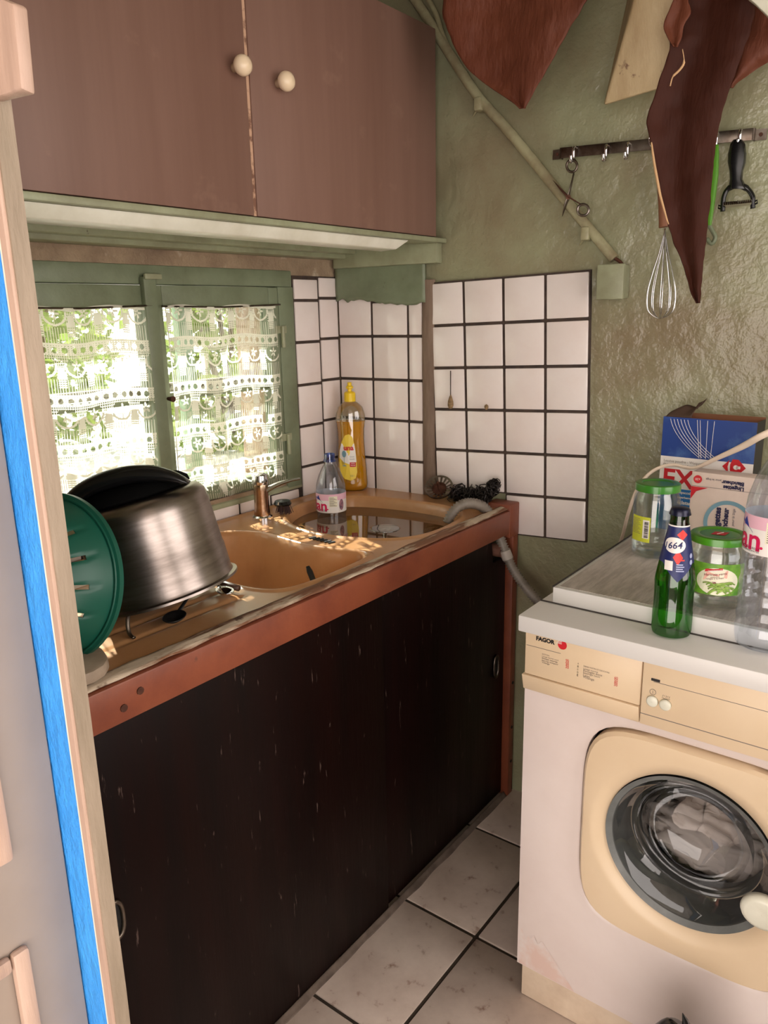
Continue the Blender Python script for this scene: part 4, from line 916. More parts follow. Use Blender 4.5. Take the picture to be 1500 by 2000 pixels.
RTB = [(-110, 1480), (0, 1478), (60, 1466), (130, 1441), (190, 1419), (250, 1403), (290, 1396), (400, 1387), (470, 1379), (540, 1371), (592, 1366)]
obj('skin', hide(LT, RTB, -110, 592, .20, .011, .55, 40, 120), m_leather2, l2, smooth=True, thick=.0025)
obj('shoulder_flap', hide([(-110, 1410), (120, 1412), (172, 1424)], [(-110, 1680), (40, 1640), (90, 1560), (120, 1502), (150, 1455), (172, 1428)], -110, 172, .165, .016, .9), m_leather, l2, smooth=True, thick=.0025)
obj('raw_edge', MB().tube([PB(interp(LT, y)+2, y, .212+.008*math.sin(y*.02)) for y in range(262, 440, 8)], [.0012+.0016*math.sin(PI*i/22) for i in range(23)], 6), m_hide, l2, smooth=True)
obj('torn_edge', MB().tube(smoothpath([PB(1333, 96, .238), PB(1336, 122, .238), PB(1326, 138, .236), PB(1314, 150, .236), PB(1309, 168, .232)], 4), [.0008]*4+[.0022]*8+[.0012]*5, 6), m_hide, l2, smooth=True)
obj('twisted_fold', hide([(-110, 1345), (0, 1316), (50, 1294), (80, 1306), (92, 1318)], [(-110, 1356), (0, 1342), (18, 1352), (50, 1336), (80, 1330), (92, 1322)], -110, 92, .228, .006, .2, 16, 40), m_leather, l2, smooth=True, thick=.0025)
tag(obj('trim_7', MB().prism([PB(1440, -16, .26), PB(1478, 14, .26), PB(1506, 42, .26), PB(1560, 62, .26), WB((PB(1560, 62, .26)-WO).dot(WU), CEIL-.002, .26), WB((PB(1440, -16, .26)-WO).dot(WU), CEIL-.002, .26)], WN*.02), m_white, base=PB(1520, 20, .26), bevel=.002), 'pale painted board hanging from the ceiling at the top right corner', 'board', kind='structure')
r0, r1 = WB(-.42, 2.255, .19), WB(1.3, 2.235, .19)
tag(obj('hanging_pole', MB().tube([r0, r1], .014, 12), m_beam, base=r0, smooth='auto'), 'thin wooden pole under the ceiling carrying the leather pieces', 'pole')
# the leather is folded over the pole: upper parts above the frame
for par, a, b, m_, lbl in ((l1, 838, 1200, m_leather, 0), (l2, 1322, 1480, m_leather2, 0), (l2, 1470, 1680, m_leather, 0)):
    p0, p1 = PB(a, -108, .2), PB(b, -108, .2); ua, ub = (p0-WO).dot(WU), (p1-WO).dot(WU); zt = 2.262
    def fold(u, v, ua=ua, ub=ub, p0=p0):
        q = v*3.0
        if q < 1: return WB(ua+(ub-ua)*u, p0.z-.045+(zt-p0.z+.045)*q, .206)
        if q < 2: a_2 = (q-1)*PI; return WB(ua+(ub-ua)*u, zt+.016*math.sin(a_2), .19+.016*math.cos(a_2))
        return WB(ua+(ub-ua)*u, zt-(q-2)*.14, .174)
    obj('fold_over_pole', MB().grid(fold, 10, 30), m_, par, smooth=True, thick=.0025)

# ================================================================== WASHING MACHINE
MX0, MX1, MYF, MYB = -.583, .017, 1.178, 1.74
wm = thing('washing_machine', (-.28, 1.45, 0), 'old white front-loading washing machine with yellowed door and control panel', 'washing machine')
DXa, DXb, DZa, DZb = -.462, -.088, .283, .684
b = MB()
b.box(MX0, MX0+.012, MYF+.001, MYB, .085, .822).box(MX1-.012, MX1, MYF+.001, MYB, .085, .822).box(MX0, MX1, MYB-.012, MYB, .02, .822).box(MX0, MX1, MYF+.03, MYB, .02, .04)
body = obj('body', b, m_enamel, wm, bevel=.003)
PCX, PCZ = -.277, .488
# front sheet with a rounded recess for the door
def rsq(a, hw, hh, e=5.0):
    c, s = math.cos(a), math.sin(a); r = 1/((abs(c)/1)**e+(abs(s)/1)**e)**(1/e); return hw*c*r, hh*s*r
hw, hh = (DXb-DXa)/2, (DZb-DZa)/2; dcx, dcz = (DXa+DXb)/2, (DZa+DZb)/2
def loop_sq(n, hw_, hh_, y): return [(dcx+rsq(2*PI*k/n, hw_, hh_)[0], y, dcz+rsq(2*PI*k/n, hw_, hh_)[1]) for k in range(n)]
def rect_loop(n, x0, x1, z0, z1, y):
    out = []
    for k in range(n):
        a = 2*PI*k/n; c, s = math.cos(a), math.sin(a); t_ = 1e9
        if abs(c) > 1e-9: t_ = min(t_, ((x1-dcx) if c > 0 else (x0-dcx))/c)
        if abs(s) > 1e-9: t_ = min(t_, ((z1-dcz) if s > 0 else (z0-dcz))/s)
        out.append((dcx+c*t_, y, dcz+s*t_))
    return out
NL = 96
def bridge(loops):
    m = MB(); k = len(loops)
    for l in loops: m.v += [Vector(p) for p in l]
    for i in range(k-1):
        for j in range(NL): m.f.append([i*NL+j, i*NL+(j+1) % NL, (i+1)*NL+(j+1) % NL, (i+1)*NL+j])
    return m
# put loop vertices on the sheet corners
fs = bridge([rect_loop(NL, MX0-.001, MX1+.001, .088, .708, MYF+.004), rect_loop(NL, MX0-.001, MX1+.001, .088, .708, MYF-.0005), loop_sq(NL, hw+.010, hh+.010, MYF-.0005), loop_sq(NL, hw+.004, hh+.004, MYF+.004), loop_sq(NL, hw+.003, hh+.003, MYF+.020)])
for (cx_, cz_) in ((MX0-.001, .088), (MX1+.001, .088), (MX0-.001, .708), (MX1+.001, .708)):
    k = min(range(NL), key=lambda q: (fs.v[q].x-cx_)**2+(fs.v[q].z-cz_)**2); fs.v[k] = Vector((cx_, MYF+.004, cz_)); fs.v[k+NL] = Vector((cx_, MYF-.0005, cz_))
obj('front_sheet', fs, m_enamel, wm, smooth='auto')
def circ(n, r, y): return [(PCX+r*math.cos(2*PI*k/n), y, PCZ+r*math.sin(2*PI*k/n)) for k in range(n)]
dr_ = obj('door', bridge([loop_sq(NL, hw, hh, MYF+.018), loop_sq(NL, hw, hh, MYF-.004), loop_sq(NL, hw-.005, hh-.005, MYF-.010), circ(NL, .168, MYF-.012), circ(NL, .160, MYF-.010), circ(NL, .150, MYF-.004), circ(NL, .141, MYF+.004), circ(NL, .140, MYF+.03)]), m_cream, wm, smooth='auto')
obj('inner_ring', bridge([circ(NL, .1405, MYF-.002), circ(NL, .134, MYF+.002), circ(NL, .1305, MYF+.004), circ(NL, .130, MYF+.03)]), m_rubber, dr_, smooth='auto')
obj('gasket', bridge([circ(NL, .131, MYF+.006), circ(NL, .122, MYF+.035), circ(NL, .125, MYF+.06), circ(NL, .112, MYF+.10), circ(NL, .150, MYF+.11)]), m_rubber, wm, smooth=True)
obj('porthole_glass', bridge([circ(NL, .129, MYF+.005), circ(NL, .120, MYF+.012), circ(NL, .098, MYF+.022), circ(NL, .092, MYF+.060), circ(NL, .080, MYF+.085), circ(NL, .045, MYF+.095), circ(NL, .0005, MYF+.097)]), m_port, dr_, smooth=True)
obj('drum', bridge([circ(NL, .150, MYF+.108), circ(NL, .225, MYF+.13), circ(NL, .225, MYF+.42), circ(NL, .001, MYF+.43)]), m_drum, wm, smooth='auto')
hc = Vector((-.152, MYF-.016, .452))
hk = MB()
for i, (r, dy) in enumerate([(.0005, -.012), (.021, -.013), (.0265, -.011), (.029, -.005), (.0285, .004), (.0005, .004)]):
    for j in range(28): a = 2*PI*j/28; hk.v.append(hc+Vector((r*math.cos(a)*1.15, dy, r*math.sin(a))))
for i in range(5):
    for j in range(28): hk.f.append([i*28+j, i*28+(j+1) % 28, (i+1)*28+(j+1) % 28, (i+1)*28+j])
o = obj('door_handle', hk, m_white, dr_, smooth=True); o['label'] = 'round white door handle'
# control band
CZ0, CZ1, CM = .708, .823, -.369
dw = obj('detergent_drawer', MB().box(MX0+.001, CM-.0012, MYF-.008, MYF+.02, .738, CZ1), m_cream, wm, bevel=.002)
obj('drawer_grip', MB().hexa([(MX0-.003, MYF-.004, .705), (CM-.0012, MYF-.004, .705), (CM-.0012, MYF+.01, .705), (MX0-.003, MYF+.01, .705)], [(MX0-.003, MYF-.012, .737), (CM-.0012, MYF-.012, .737), (CM-.0012, MYF+.01, .737), (MX0-.003, MYF+.01, .737)]), m_cream, dw, bevel=.002)
cpn = obj('control_panel', MB().box(CM+.0012, MX1, MYF-.011, MYF+.02, CZ0, CZ1), m_cream, wm, bevel=.002)
obj('panel_groove', MB().box(CM+.002, MX1, MYF-.0115, MYF-.0105, .7275, .7287), p_grey, cpn); obj('panel_groove', MB().box(CM+.02, MX1, MYF-.0115, MYF-.0105, .7895, .7903), p_grey, cpn)
yf = MYF-.0086; FU = Vector((1, 0, 0))
obj('brand_lettering', letters(MB(), 'FAGOR', .02, plane_fn((-.5425, yf, .8125), FU, UP), w=.036, bold=.0011), p_blk, dw)
m = disc_patch(plane_fn((-.5105, yf, .8118), FU, UP), 0, 0, .0085, .0085, 24, 2); obj('brand_mark', m, p_red, dw)
m = MB()
for k in range(3): q = patch(plane_fn((-.5105, yf-.0004, .8118), FU, UP), -.012+.002*k, -.001, .0012+.002*k, .0020+.002*k, 1, 1); m.add(q.v, q.f)
obj('brand_mark_bars', m, p_white, dw)
obj('fine_line', MB().box(MX0+.004, -.513, yf, yf+.0004, .7945, .7953), p_grey, dw)
m = MB()
for x, z, tx, w in ((-.548, .785, 'COTON', .014), (-.548, .7805, 'Lavage normal court', .032), (-.548, .7765, 'Rinçages essorage', .03), (-.548, .7725, 'Essorage énergique', .031), (-.548, .7685, 'Vidange', .015), (-.470, .783, 'FIBRES MIXTES ET DELICATES', .046), (-.470, .778, 'Lavage normal', .026), (-.470, .774, 'Rinçages doux', .034), (-.470, .770, 'Essorage court', .030), (-.470, .766, 'Laine', .012), (-.470, .762, 'Vidange', .020)):
    letters(m, tx, .004, plane_fn((x, yf, z), FU, UP), w=w, anchor='l')
obj('programme_print', m, p_grey, dw)
m = MB()
for k in range(4): letters(m, ('90', '60', '40', '30')[k], .005, plane_fn((-.500, yf, .785-.0042*k), FU, UP), w=.0062); letters(m, ('60', '50', '40', '30')[k], .005, plane_fn((-.412, yf, .777-.0042*k), FU, UP), w=.0062)
obj('temperature_print', m, p_red, dw)
m = MB()
for k in range(5): letters(m, 'ABCDE'[k], .004, plane_fn((-.480, yf, .785-.0055*k), FU, UP), w=.0024)
obj('programme_letters', m, p_blk, dw)
yp = MYF-.0117
obj('indicator_window', MB().obox((-.346, yp, .7935), FU, UP, (0, 1, 0), .014, .0042, .0012), p_blk, cpn)
m = MB().ring((-.349, yp, .7715), FU, UP, (0, -1, 0), .0046, .0052, .0003, 24); m.box(-.3493, -.3487, yp-.0003, yp, .769, .774); obj('power_symbol', m, p_grey, cpn)
m = MB()
for k in range(5): m.tube([(-.333+.0026*k, yp, .768+.0012*(k % 2)), (-.3322+.0026*k, yp, .7715)], .0003, 4)
m.tube([(-.334, yp, .7665), (-.328, yp, .7655), (-.321, yp, .7665)], .0003, 4); obj('wash_symbol', m, p_grey, cpn)
for x, z in ((-.3485, .7555), (-.3275, .7555)):
    bt = MB()
    for i, (r, dy) in enumerate([(.0005, -.0045), (.007, -.0046), (.0092, -.0035), (.0098, .0), (.0005, .0)]):
        for j in range(20): a = 2*PI*j/20; bt.v.append(Vector((x+r*math.cos(a), yp+dy, z+r*math.sin(a))))
    for i in range(4):
        for j in range(20): bt.f.append([i*20+j, i*20+(j+1) % 20, (i+1)*20+(j+1) % 20, (i+1)*20+j])
    obj('push_button', bt, m_white, cpn, smooth=True)
obj('top', MB().box(-.592, .022, 1.159, 1.752, .822, .853), m_top, wm, bevel=.003)
obj('kick_plate', MB().box(MX0+.004, MX1-.004, MYF+.012, MYF+.03, .001, .086), m_creamlt, wm, bevel=.002)
def stain(u, v): return Vector((MX0+.003+u*.12*(1-.55*v), MYF-.0011, .0895+v*(.075+.02*noise.noise(Vector((u*6, 0, 0))))))
obj('rusty_stain', MB().grid(stain, 20, 10), m_stain, wm)
for x in (MX0+.04, MX1-.04): obj('foot', MB().tube([(x, MYB-.04, .0), (x, MYB-.04, .022)], .02, 12), m_black, wm)
# laundry
lm = MB()
for (cx_, cy_, cz_, rx, ry, rz, sd_) in ((-.265, MYF+.165, .415, .115, .05, .055, 1.3), (-.20, MYF+.20, .43, .07, .06, .05, 7.1), (-.25, MYF+.26, .47, .13, .08, .055, 3.7)):
    n1, n2 = 56, 36
    def cl(u, v):
        a = 2*PI*u; p_ = PI*v; d = Vector((math.cos(a)*math.sin(p_), math.sin(a)*math.sin(p_), math.cos(p_)))
        q = d*2.2+Vector((sd_, sd_*2, 0)); k = 1+.34*(1-abs(noise.noise(q)*2))*.6+.22*noise.noise(q*2.3)-.15*abs(noise.noise(q*4.1))
        return Vector((cx_+d.x*rx*k, cy_+d.y*ry*k, cz_+d.z*rz*k))
    lm.grid(cl, n1, n2)
for p in lm.v:
    if p.y < MYF+.112: p.y = MYF+.112+.1*(p.y-MYF-.112)*0
    dd = math.hypot(p.x-PCX, p.z-PCZ)
    if dd > .218: s_ = .218/dd; p.x = PCX+(p.x-PCX)*s_; p.z = PCZ+(p.z-PCZ)*s_
tag(obj('laundry_towel', lm, m_cloth, base=(-.25, MYF+.2, .33), smooth=True, fix=False), 'crumpled white laundry inside the washing machine drum', 'laundry')

# board lying on the machine --------------------------------------
bd = thing('worktop_board', (-.28, 1.5, .853), 'grey textured loose board lying on top of the washing machine', 'board')
obj('board', MB().box(-.567, .02, 1.246, 1.80, .8535, .8845), m_boardedge, bd, bevel=.002)
obj('textured_face', MB().box(-.558, .02, 1.256, 1.795, .8845, .8853), m_board, bd)
obj('dark_seal', MB().box(-.59, .02, 1.2435, 1.2465, .8532, .8552), m_seal, bd)
obj('dark_seal', MB().box(-.5685, -.5655, 1.246, 1.80, .8845, .8862), m_seal, bd)

# jars -------------------------------------------------------------
def jar(p, R, h, label, lidm, group):
    t = thing('glass_jar', p, label, 'jar', group)
    prof = [(.0001, .004), (R*.80, .001), (R*.95, .005), (R, .016), (R, h*.76), (R*.965, h*.82), (R*.88, h*.87), (R*.87, h*.93)]
    obj('glass', MB().lathe(prof, 44, p), m_glass, t, smooth=True)
    obj('inner_glass', MB().lathe([(.0001, .008), (R*.8, .008), (R*.93, .016), (R*.955, .026), (R*.955, h*.76), (R*.83, h*.88)], 44, p), m_glass, t, smooth=True)
    l = obj('lid', MB().lathe([(.0001, h*.985), (R*.66, h*.985), (R*.69, h*.995), (R*.90, h), (R*.955, h*.99), (R*.965, h*.965), (R*.965, h*.90), (R*.935, h*.895)], 48, p), lidm, t, smooth='auto')
    return t, l, radius(prof)
J1 = PZ(1276, 1082, .8856); s1 = depth(J1)/FPX
t, l, rj = jar(J1, .0455, .152, 'empty glass jar with a dark green lid and yellow barcode label', m_lidg, 'glass jars with green lids')
A = cam_ang(J1)-.62; f1 = cyl_fn(J1, lambda z: .0455, A, .058, .0008)
L = obj('label', patch(f1, -.026, .019, -.022, .030, 20, 3), p_yel, t, smooth=True)
f2 = cyl_fn(J1, lambda z: .0455, A, .058, .0014); obj('barcode_field', patch(f2, .004, .017, -.014, .024, 6, 2), p_white, L)
m = MB(); zz = -.012; f3 = cyl_fn(J1, lambda z: .0455, A, .058, .0019)
while zz < .021: w = random.choice((.0006, .001, .0016)); q = patch(f3, .0075, .0155, zz, zz+w, 3, 1); m.add(q.v, q.f); zz += w+random.choice((.0007, .0011))
obj('barcode', m, p_blk, L)
m = MB()
for k in range(11): q = patch(f2, -.024, .000-.003*(k % 3), -.006+.003*k, -.0052+.003*k, 6, 1); m.add(q.v, q.f)
obj('small_text_lines', m, p_grey, L)
J2 = PZ(1393, 1178, .8856)
t, l, rj = jar(J2, .0475, .126, 'glass jar with a bright green lid and green bean label', m_lidg2, 'glass jars with green lids')
A = cam_ang(J2)-.02; rad2 = lambda z: .0475
def jf(z0, lift): return cyl_fn(J2, rad2, A, z0, lift)
L = obj('label', patch(jf(.055, .0008), -.062, .050, -.024, .030, 40, 3), p_grn, t, smooth=True)
obj('pale_field', disc_patch(jf(.055, .0012), .004, .000, .033, .0235, 28, 4), p_crm, L)
o = obj('price_patch', poly_patch(jf(.068, .0018), [(-.018, -.012), (.018, -.006), (.019, .007), (-.013, .004)]), flat('print_blush', (236, 178, 160)), L)
obj('red_band', poly_patch(jf(.0745, .0022), [(-.016, -.004), (.010, .001), (.011, .005), (-.015, .001)]), p_red, L)
m = letters(MB(), 'cassegrain', .006, jf(.074, .0026), w=.022, rot=.2); obj('band_lettering', m, p_white, L)
m = letters(MB(), 'Haricots verts', .008, jf(.068, .0026), w=.034, rot=.17, shear=.3); letters(m, 'extra-fins', .005, jf(.0635, .0026), w=.013, rot=.17); letters(m, 'rangés à la main', .005, jf(.0605, .0026), w=.026, rot=.17); letters(m, 'VR', .006, jf(.053, .0026), w=.006, bold=.0004); obj('lettering', m, flat('print_wine', (120, 30, 40)), L)
m = MB(); rs = random.Random(3)
for k in range(26):
    x0, y0, a, le_ = rs.uniform(-.008, .024), rs.uniform(-.019, -.004), rs.uniform(-.5, .5), rs.uniform(.012, .022)
    f_ = jf(.055, .0024); P = [f_(x0+(i/5-.5)*le_*math.cos(a), y0+(i/5-.5)*le_*math.sin(a)+.004*math.sin(PI*i/5)) for i in range(6)]; m.tube(P, .0011, 5)
obj('bean_picture', m, mat('bean_green', (160, 190, 90), .5, c2=(104, 140, 50), sc=120), L, smooth=True)
m = MB()
for k in range(12): q = patch(jf(.055, .0012), -.056, -.034-.002*(k % 3), -.016+.0036*k, -.0148+.0036*k, 5, 1); m.add(q.v, q.f)
obj('small_text_lines', m, flat('print_dkgreen', (30, 70, 24)), L)
tz = J2+UP*(.126*.985+.0006); vu = Vector((-math.sin(cam_ang(J2)), math.cos(cam_ang(J2)), 0)); vv_ = -Vector((math.cos(cam_ang(J2)), math.sin(cam_ang(J2)), 0))
m = poly_patch(plane_fn(tz, vu, vv_), [(-.014, -.010), (.008, -.010), (.015, .010), (-.007, .010)]); obj('lid_mark', m, p_red, l)
obj('lid_mark_lines', MB().tube([tz+vu*-.004+vv_*-.006+UP*.0004, tz+vu*.006+vv_*.006+UP*.0004], .0006, 4), p_white, l)

# beer bottle ------------------------------------------------------
bp_ = PZ(1310, 1236, .8535)
bt = thing('beer_bottle', bp_, 'small green glass beer bottle with a navy neck label and cap', 'bottle')
R = .0315
bprof = [(.0001, .006), (R*.78, .001), (R*.95, .003), (R, .010), (R*1.0, .040), (R*.975, .045), (R*.975, .070), (R*.985, .085), (R, .092), (R*.985, .100), (R*.86, .124), (R*.70, .150), (R*.55, .176), (R*.455, .194), (R*.435, .206), (R*.45, .208), (R*.45, .211)]
obj('glass', MB().lathe(bprof, 44, bp_), m_beer, bt, smooth=True)
cpp = [(.0001, .2165), (R*.40, .2160), (R*.47, .2135), (R*.50, .2085)]
cm_ = MB(); n = 42
for i, (r, z) in enumerate(cpp+[(R*.515, .2045)]):
    for j in range(n): a = 2*PI*j/n; r2 = r*(1+(.045*math.cos(21*a) if i == 4 else (.02*math.cos(21*a) if i == 3 else 0))); cm_.v.append(bp_+Vector((r2*math.cos(a), r2*math.sin(a), z)))
for i in range(4):
    for j in range(n): cm_.f.append([i*n+j, i*n+(j+1) % n, (i+1)*n+(j+1) % n, (i+1)*n+j])
obj('crown_cap', cm_, mat('navy_cap', (22, 24, 50), .28, .3), bt, smooth=True)
rb2 = radius(bprof); A = cam_ang(bp_)+.12
def bf(z0, lift):
    return lambda x, y: Vector((bp_.x+(rb2(z0+y)+lift)*math.cos(A+x/rb2(z0+y)), bp_.y+(rb2(z0+y)+lift)*math.sin(A+x/rb2(z0+y)), bp_.z+z0+y))
def blabel(u, v):
    a = (u*2-1)*PI*.999; zt = .188; zb = .128-.028*max(0, 1-abs(a)/.95)
    z = zb+(zt-zb)*v; r = rb2(z)+.0006; return Vector((bp_.x+r*math.cos(A+a), bp_.y+r*math.sin(A+a), bp_.z+z))
L = obj('label', MB().grid(blabel, 72, 16), p_navy, bt, smooth=True)
obj('silver_line', MB().grid(lambda u, v: Vector((bp_.x+(rb2(.187+.0022*v)+.0008)*math.cos(2*PI*u), bp_.y+(rb2(.187+.0022*v)+.0008)*math.sin(2*PI*u), bp_.z+.187+.0022*v)), 40, 1), p_white, L)
def dia_patch(fn, cx_, cy_, rx, ry): return MB().grid(lambda u, v: fn(cx_+rx*(u+v-1), cy_+ry*(u-v)), 8, 8)
obj('red_diamond', dia_patch(bf(.175, .0012), .004, .0, .0080, .0085), flat('print_scarlet', (214, 52, 46)), L); obj('red_diamond', dia_patch(bf(.139, .0012), -.001, .0, .0075, .012), MATS['print_scarlet'], L)
ov = obj('white_oval', disc_patch(bf(.158, .0013), -.007, 0, .0165, .0125, 32, 6), p_white, L)
obj('lettering', letters(MB(), '1664', .02, lambda x, y: bf(.158, .0019)(x-.0085, y), w=.027, shear=.25, bold=.0003, rot=.10), p_navy, L)
obj('white_tag', patch(bf(.126, .0013), -.021, -.008, -.008, .007, 6, 3), p_white, L)
m = MB(); 
for k in range(4): q = patch(bf(.123, .0013), -.003, .009-.002*(k % 2), -.006+.0034*k, -.0043+.0034*k, 4, 1); m.add(q.v, q.f)
obj('small_text_lines', m, flat('print_pale_blue', (170, 176, 210)), L)
m = patch(bf(.1345, .0013), -.003, .009, -.0005, .0018, 4, 1); obj('red_line', m, MATS['print_scarlet'], L)
m = disc_patch(bf(.141, .0013), .021, 0, .003, .004, 12, 2); q = disc_patch(bf(.131, .0013), .021, 0, .003, .004, 12, 2); m.add(q.v, q.f); obj('round_marks', m, MATS['print_pale_blue'], L)

# large water bottle at the right edge -----------------------------
eb = PZ(1493, 1262, .8535)
evian(eb, 1.10, -.46, 'tall clear plastic water bottle with a pink and white label beside the beans jar', False)

# cartons ----------------------------------------------------------
def carton_face(o, U, V): return plane_fn(o, U, V)
E0 = Vector((-.541, 1.738, .8856)); EA = -.045; EU = Vector((math.cos(EA), math.sin(EA), 0)); EV = UP; EN = Vector((EU.y, -EU.x, 0))
EW, EH, ED = .196, .258, .062
ex_ = thing('dishwasher_carton', E0+EU*EW/2, 'tall open blue and white carton with red lettering standing against the wall', 'carton')
bb = MB()
def cb_(x0, x1, d0, d1, z0, z1): bb.hexa([E0+EU*x0-EN*d0+UP*z0, E0+EU*x1-EN*d0+UP*z0, E0+EU*x1-EN*d1+UP*z0, E0+EU*x0-EN*d1+UP*z0], [E0+EU*x0-EN*d0+UP*z1, E0+EU*x1-EN*d0+UP*z1, E0+EU*x1-EN*d1+UP*z1, E0+EU*x0-EN*d1+UP*z1])
cb_(0, EW, 0, .0015, 0, EH); cb_(0, EW, ED-.0015, ED, 0, EH+.004); cb_(0, .0015, .0015, ED-.0015, 0, EH); cb_(0, EW, .0015, ED-.0015, 0, .002)
obj('box', bb, p_card, ex_)
side = MB().hexa(*[[E0+EU*(EW-.0015)-EN*.0002+UP*z, E0+EU*EW-EN*.0002+UP*z, E0+EU*EW-EN*ED+UP*z, E0+EU*(EW-.0015)-EN*ED+UP*z] for z in (0, EH)]); obj('dark_side', side, p_dk, ex_)
efn = lambda lift: plane_fn(E0+EN*lift, EU, UP)
obj('blue_face', patch(efn(.0008), 0, EW, .170, EH, 2, 2), p_blue2, ex_); obj('white_face', patch(efn(.0008), 0, EW, .0, .170, 2, 2), p_white, ex_); obj('sky_face', patch(efn(.0012), 0, EW, .0, .098, 2, 2), p_sky, ex_)
m = MB(); f_ = efn(.0016)
for k in range(6): m.tube([f_(.016+.0075*k+.052*t_*t_*.9+.02*t_, EH-.004-.080*t_) for t_ in [i/8 for i in range(9)]], .00045, 4)
for x_, dx in ((.074, .010), (.080, .008), (.096, .002), (.110, -.002)): m.tube([f_(x_+dx*t_, EH-.003-.083*t_) for t_ in [i/6 for i in range(7)]], .00045, 4)
obj('white_lines', m, p_white, ex_)
m = letters(MB(), 'Lessive poudre - Waspoeder', .012, plane_fn(E0+EN*.0014+EU*.008+UP*.159, EU, UP), w=.095, anchor='l'); letters(m, 'Détersif en polvere', .012, plane_fn(E0+EN*.0014+EU*.008+UP*.150, EU, UP), w=.07, anchor='l'); obj('small_print', m, p_grey, ex_)
obj('lettering', letters(MB(), 'EXPERT', .04, plane_fn(E0+EN*.0016+EU*.010+UP*.121, EU, UP), w=.195, anchor='l', bold=.0010), p_red, ex_)
m = MB()
for k, tx in enumerate(('Impeccable', 'superbement', 'éclatant')): letters(m, tx, .01, plane_fn(E0+EN*.0016+EU*.044+UP*(.090-.011*k), EU, UP), w=.036, anchor='l', bold=.0003)
obj('white_print', m, p_white, ex_)
lc = (EW-.038, .160)
m = MB(); f_ = efn(.0016)
q = poly_patch(f_, [(lc[0]-.024, lc[1]), (lc[0]-.010, lc[1]-.015), (lc[0]-.013, lc[1]), (lc[0]-.010, lc[1]+.015)]); m.add(q.v, q.f)
C_ = MB().add([f_(lc[0]+x, lc[1]+y) for x, y in [(.024, 0), (.008, .017), (-.004, .017), (-.008, .006), (-.008, -.006), (-.004, -.017), (.008, -.017)]], [(0, 1, 2, 3, 4, 5, 6)]); m.add(C_.v, C_.f)
obj('logo', m, p_red, ex_)
m = disc_patch(efn(.0021), lc[0]+.004, lc[1], .0055, .0050, 16, 2); q = patch(efn(.0021), lc[0]+.004, lc[0]+.013, lc[1]-.003, lc[1]+.003, 1, 1); m.add(q.v, q.f); obj('logo_counter', m, p_white, ex_)
fl = MB().grid(lambda u, v: E0+EU*(.004+.055*u+.02*v*v)-EN*(.004+.03*v)+UP*(EH+.018*v+.024*v*u*u*u+.006*math.sin(u*6)*v), 12, 6); obj('torn_flap', fl, mat('dark_torn_card', (74, 54, 42), .8), ex_, smooth=True, thick=.001)
fl = MB().tube([E0+EU*.060-EN*.03+UP*(EH+.018), E0+EU*.066-EN*.03+UP*(EH+.030), E0+EU*.078-EN*.03+UP*(EH+.036)], [.008, .006, .003], 6, flat=.3); obj('torn_flap', fl, MATS['dark_torn_card'], ex_)
# wipes carton
K0 = Vector((-.4405, 1.628, .8856)); KA = -.06; KU = Vector((math.cos(KA), math.sin(KA), 0)); KN = Vector((KU.y, -KU.x, 0)); KW, KHt, KD = .150, .163, .045
wp = thing('wipes_carton', K0+KU*KW/2, 'cream carton of laundry wipes standing on its side before the blue carton', 'carton')
kb2 = MB().hexa([K0, K0+KU*KW, K0+KU*KW-KN*KD, K0-KN*KD], [K0+UP*KHt, K0+KU*KW+UP*KHt, K0+KU*KW-KN*KD+UP*KHt, K0-KN*KD+UP*KHt])
obj('box', kb2, p_cream2, wp, bevel=.001)
kf = lambda lift: plane_fn(K0+KN*lift, KU, UP)
obj('red_corner', poly_patch(kf(.0012), [(.001, .105), (.006, .116), (.016, .127), (.034, .132), (.001, .132)]), p_red, wp)
m = MB().ring(K0+KN*.0008+KU*.080+UP*.062, KU, UP, KN, .041, .049, .0004, 48); obj('ring_picture', m, p_teal, wp)
m = letters(MB(), 'Lingettes', .016, plane_fn(K0+KN*.0014+KU*.060+UP*.066, UP, -KU), w=.058, bold=.0008); letters(m, 'Blancheur', .016, plane_fn(K0+KN*.0014+KU*.074+UP*.066, UP, -KU), w=.060, bold=.0008); obj('lettering', m, p_lnav, wp)
obj('small_print', letters(MB(), 'pour le linge', .01, plane_fn(K0+KN*.0014+KU*.090+UP*.078, UP, -KU), w=.036, shear=.2), p_lnav, wp)
obj('fold_line', MB().obox(K0+KU*KW/2+UP*.1335, KU, UP, KN, KW, .0008, .0012), p_grey, wp)
TV = -UP; to = K0+KN*.0014+UP*.160
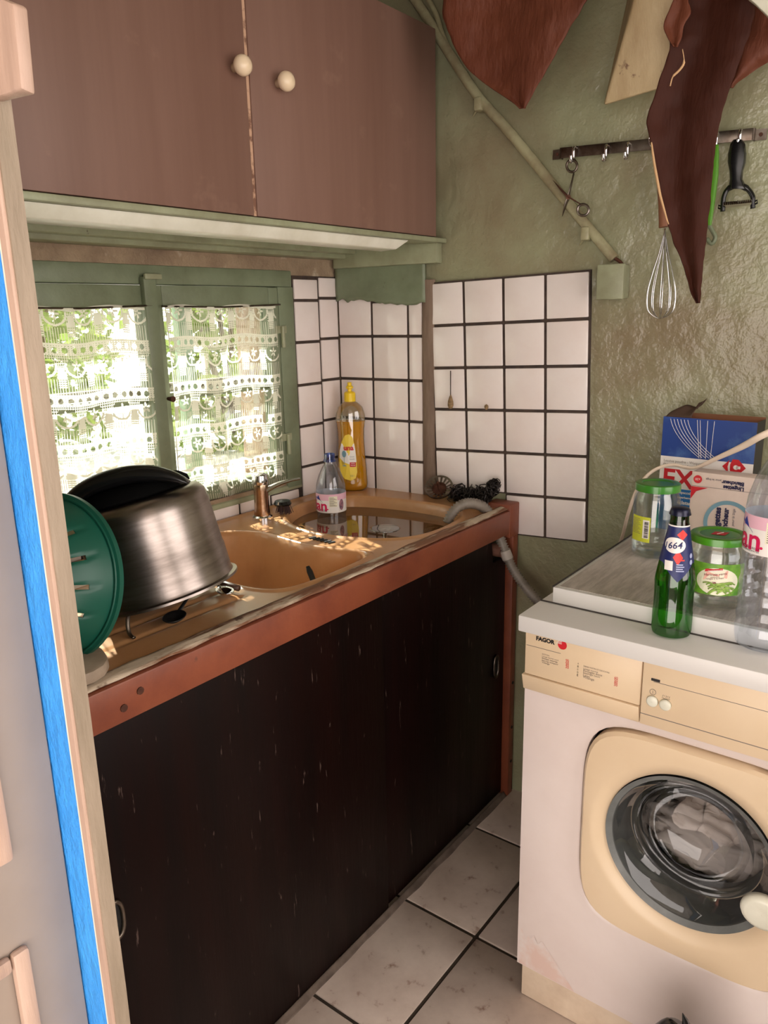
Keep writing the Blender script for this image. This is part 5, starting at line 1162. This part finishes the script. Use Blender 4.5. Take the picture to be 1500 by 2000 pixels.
m = letters(MB(), 'Lingettes', .012, plane_fn(to+KU*.084+TV*.021, -KU, TV), w=.040, bold=.0006); letters(m, 'Blancheur', .012, plane_fn(to+KU*.082+TV*.012, -KU, TV), w=.043, bold=.0006); letters(m, 'pour le linge', .01, plane_fn(to+KU*.044+TV*.009, -KU, TV), w=.030); obj('top_lettering', m, p_lnav, wp)
obj('round_badge', disc_patch(plane_fn(to+KU*.013+TV*.012, KU, TV), 0, 0, .0085, .0085, 24, 2), p_red, wp); obj('badge_lettering', letters(MB(), 'x20', .01, plane_fn(to+KU*.013+TV*.012+KN*.0005, -KU, TV), w=.010), p_white, wp)
# cable draped over the cartons
cbp = [PY(1205, 1075, 1.80), PY(1216, 1046, 1.76), PY(1228, 1000, 1.70), PY(1245, 955, 1.68), PY(1272, 922, 1.68), PY(1310, 908, 1.695), PY(1355, 914, 1.70), PY(1400, 895, 1.70), PY(1450, 872, 1.69), PY(1490, 850, 1.685), PY(1530, 836, 1.72), PB(1575, 830, .012)]
cs = smoothpath(cbp, 6); tag(obj('white_cable', MB().tube(cs, [.0042]*37+[.0042+.0036*min(1, (i/12)) for i in range(len(cs)-37)], 10, flat=.6), mat('cream_cable', (226, 206, 186), .5), base=cbp[0], smooth=True), 'cream cable draped across the front of the blue carton', 'cable')

# black bag at the bottom edge
def bagf(u, v):
    a = 2*PI*u; p_ = PI*v*.999+.0005; d = Vector((math.cos(a)*math.sin(p_), math.sin(a)*math.sin(p_), math.cos(p_))); k = 1+.06*noise.noise(d*2.2)+.015*noise.noise(d*6)
    return Vector((-.232+.062*d.x*k, 1.02+.058*d.y*k, max(.0, .145+.160*d.z*k)))
t = thing('black_bag', (-.232, 1.02, 0), 'black plastic bag on the floor in front of the washing machine', 'bag')
obj('sack', MB().grid(bagf, 40, 24), m_black, t, smooth=True); obj('knot_ear', MB().tube([PY(1342, 2020, 1.02), PY(1338, 1995, 1.02), PY(1333, 1979, 1.02)], [.016, .008, .001], 8, flat=.5), m_black, t)
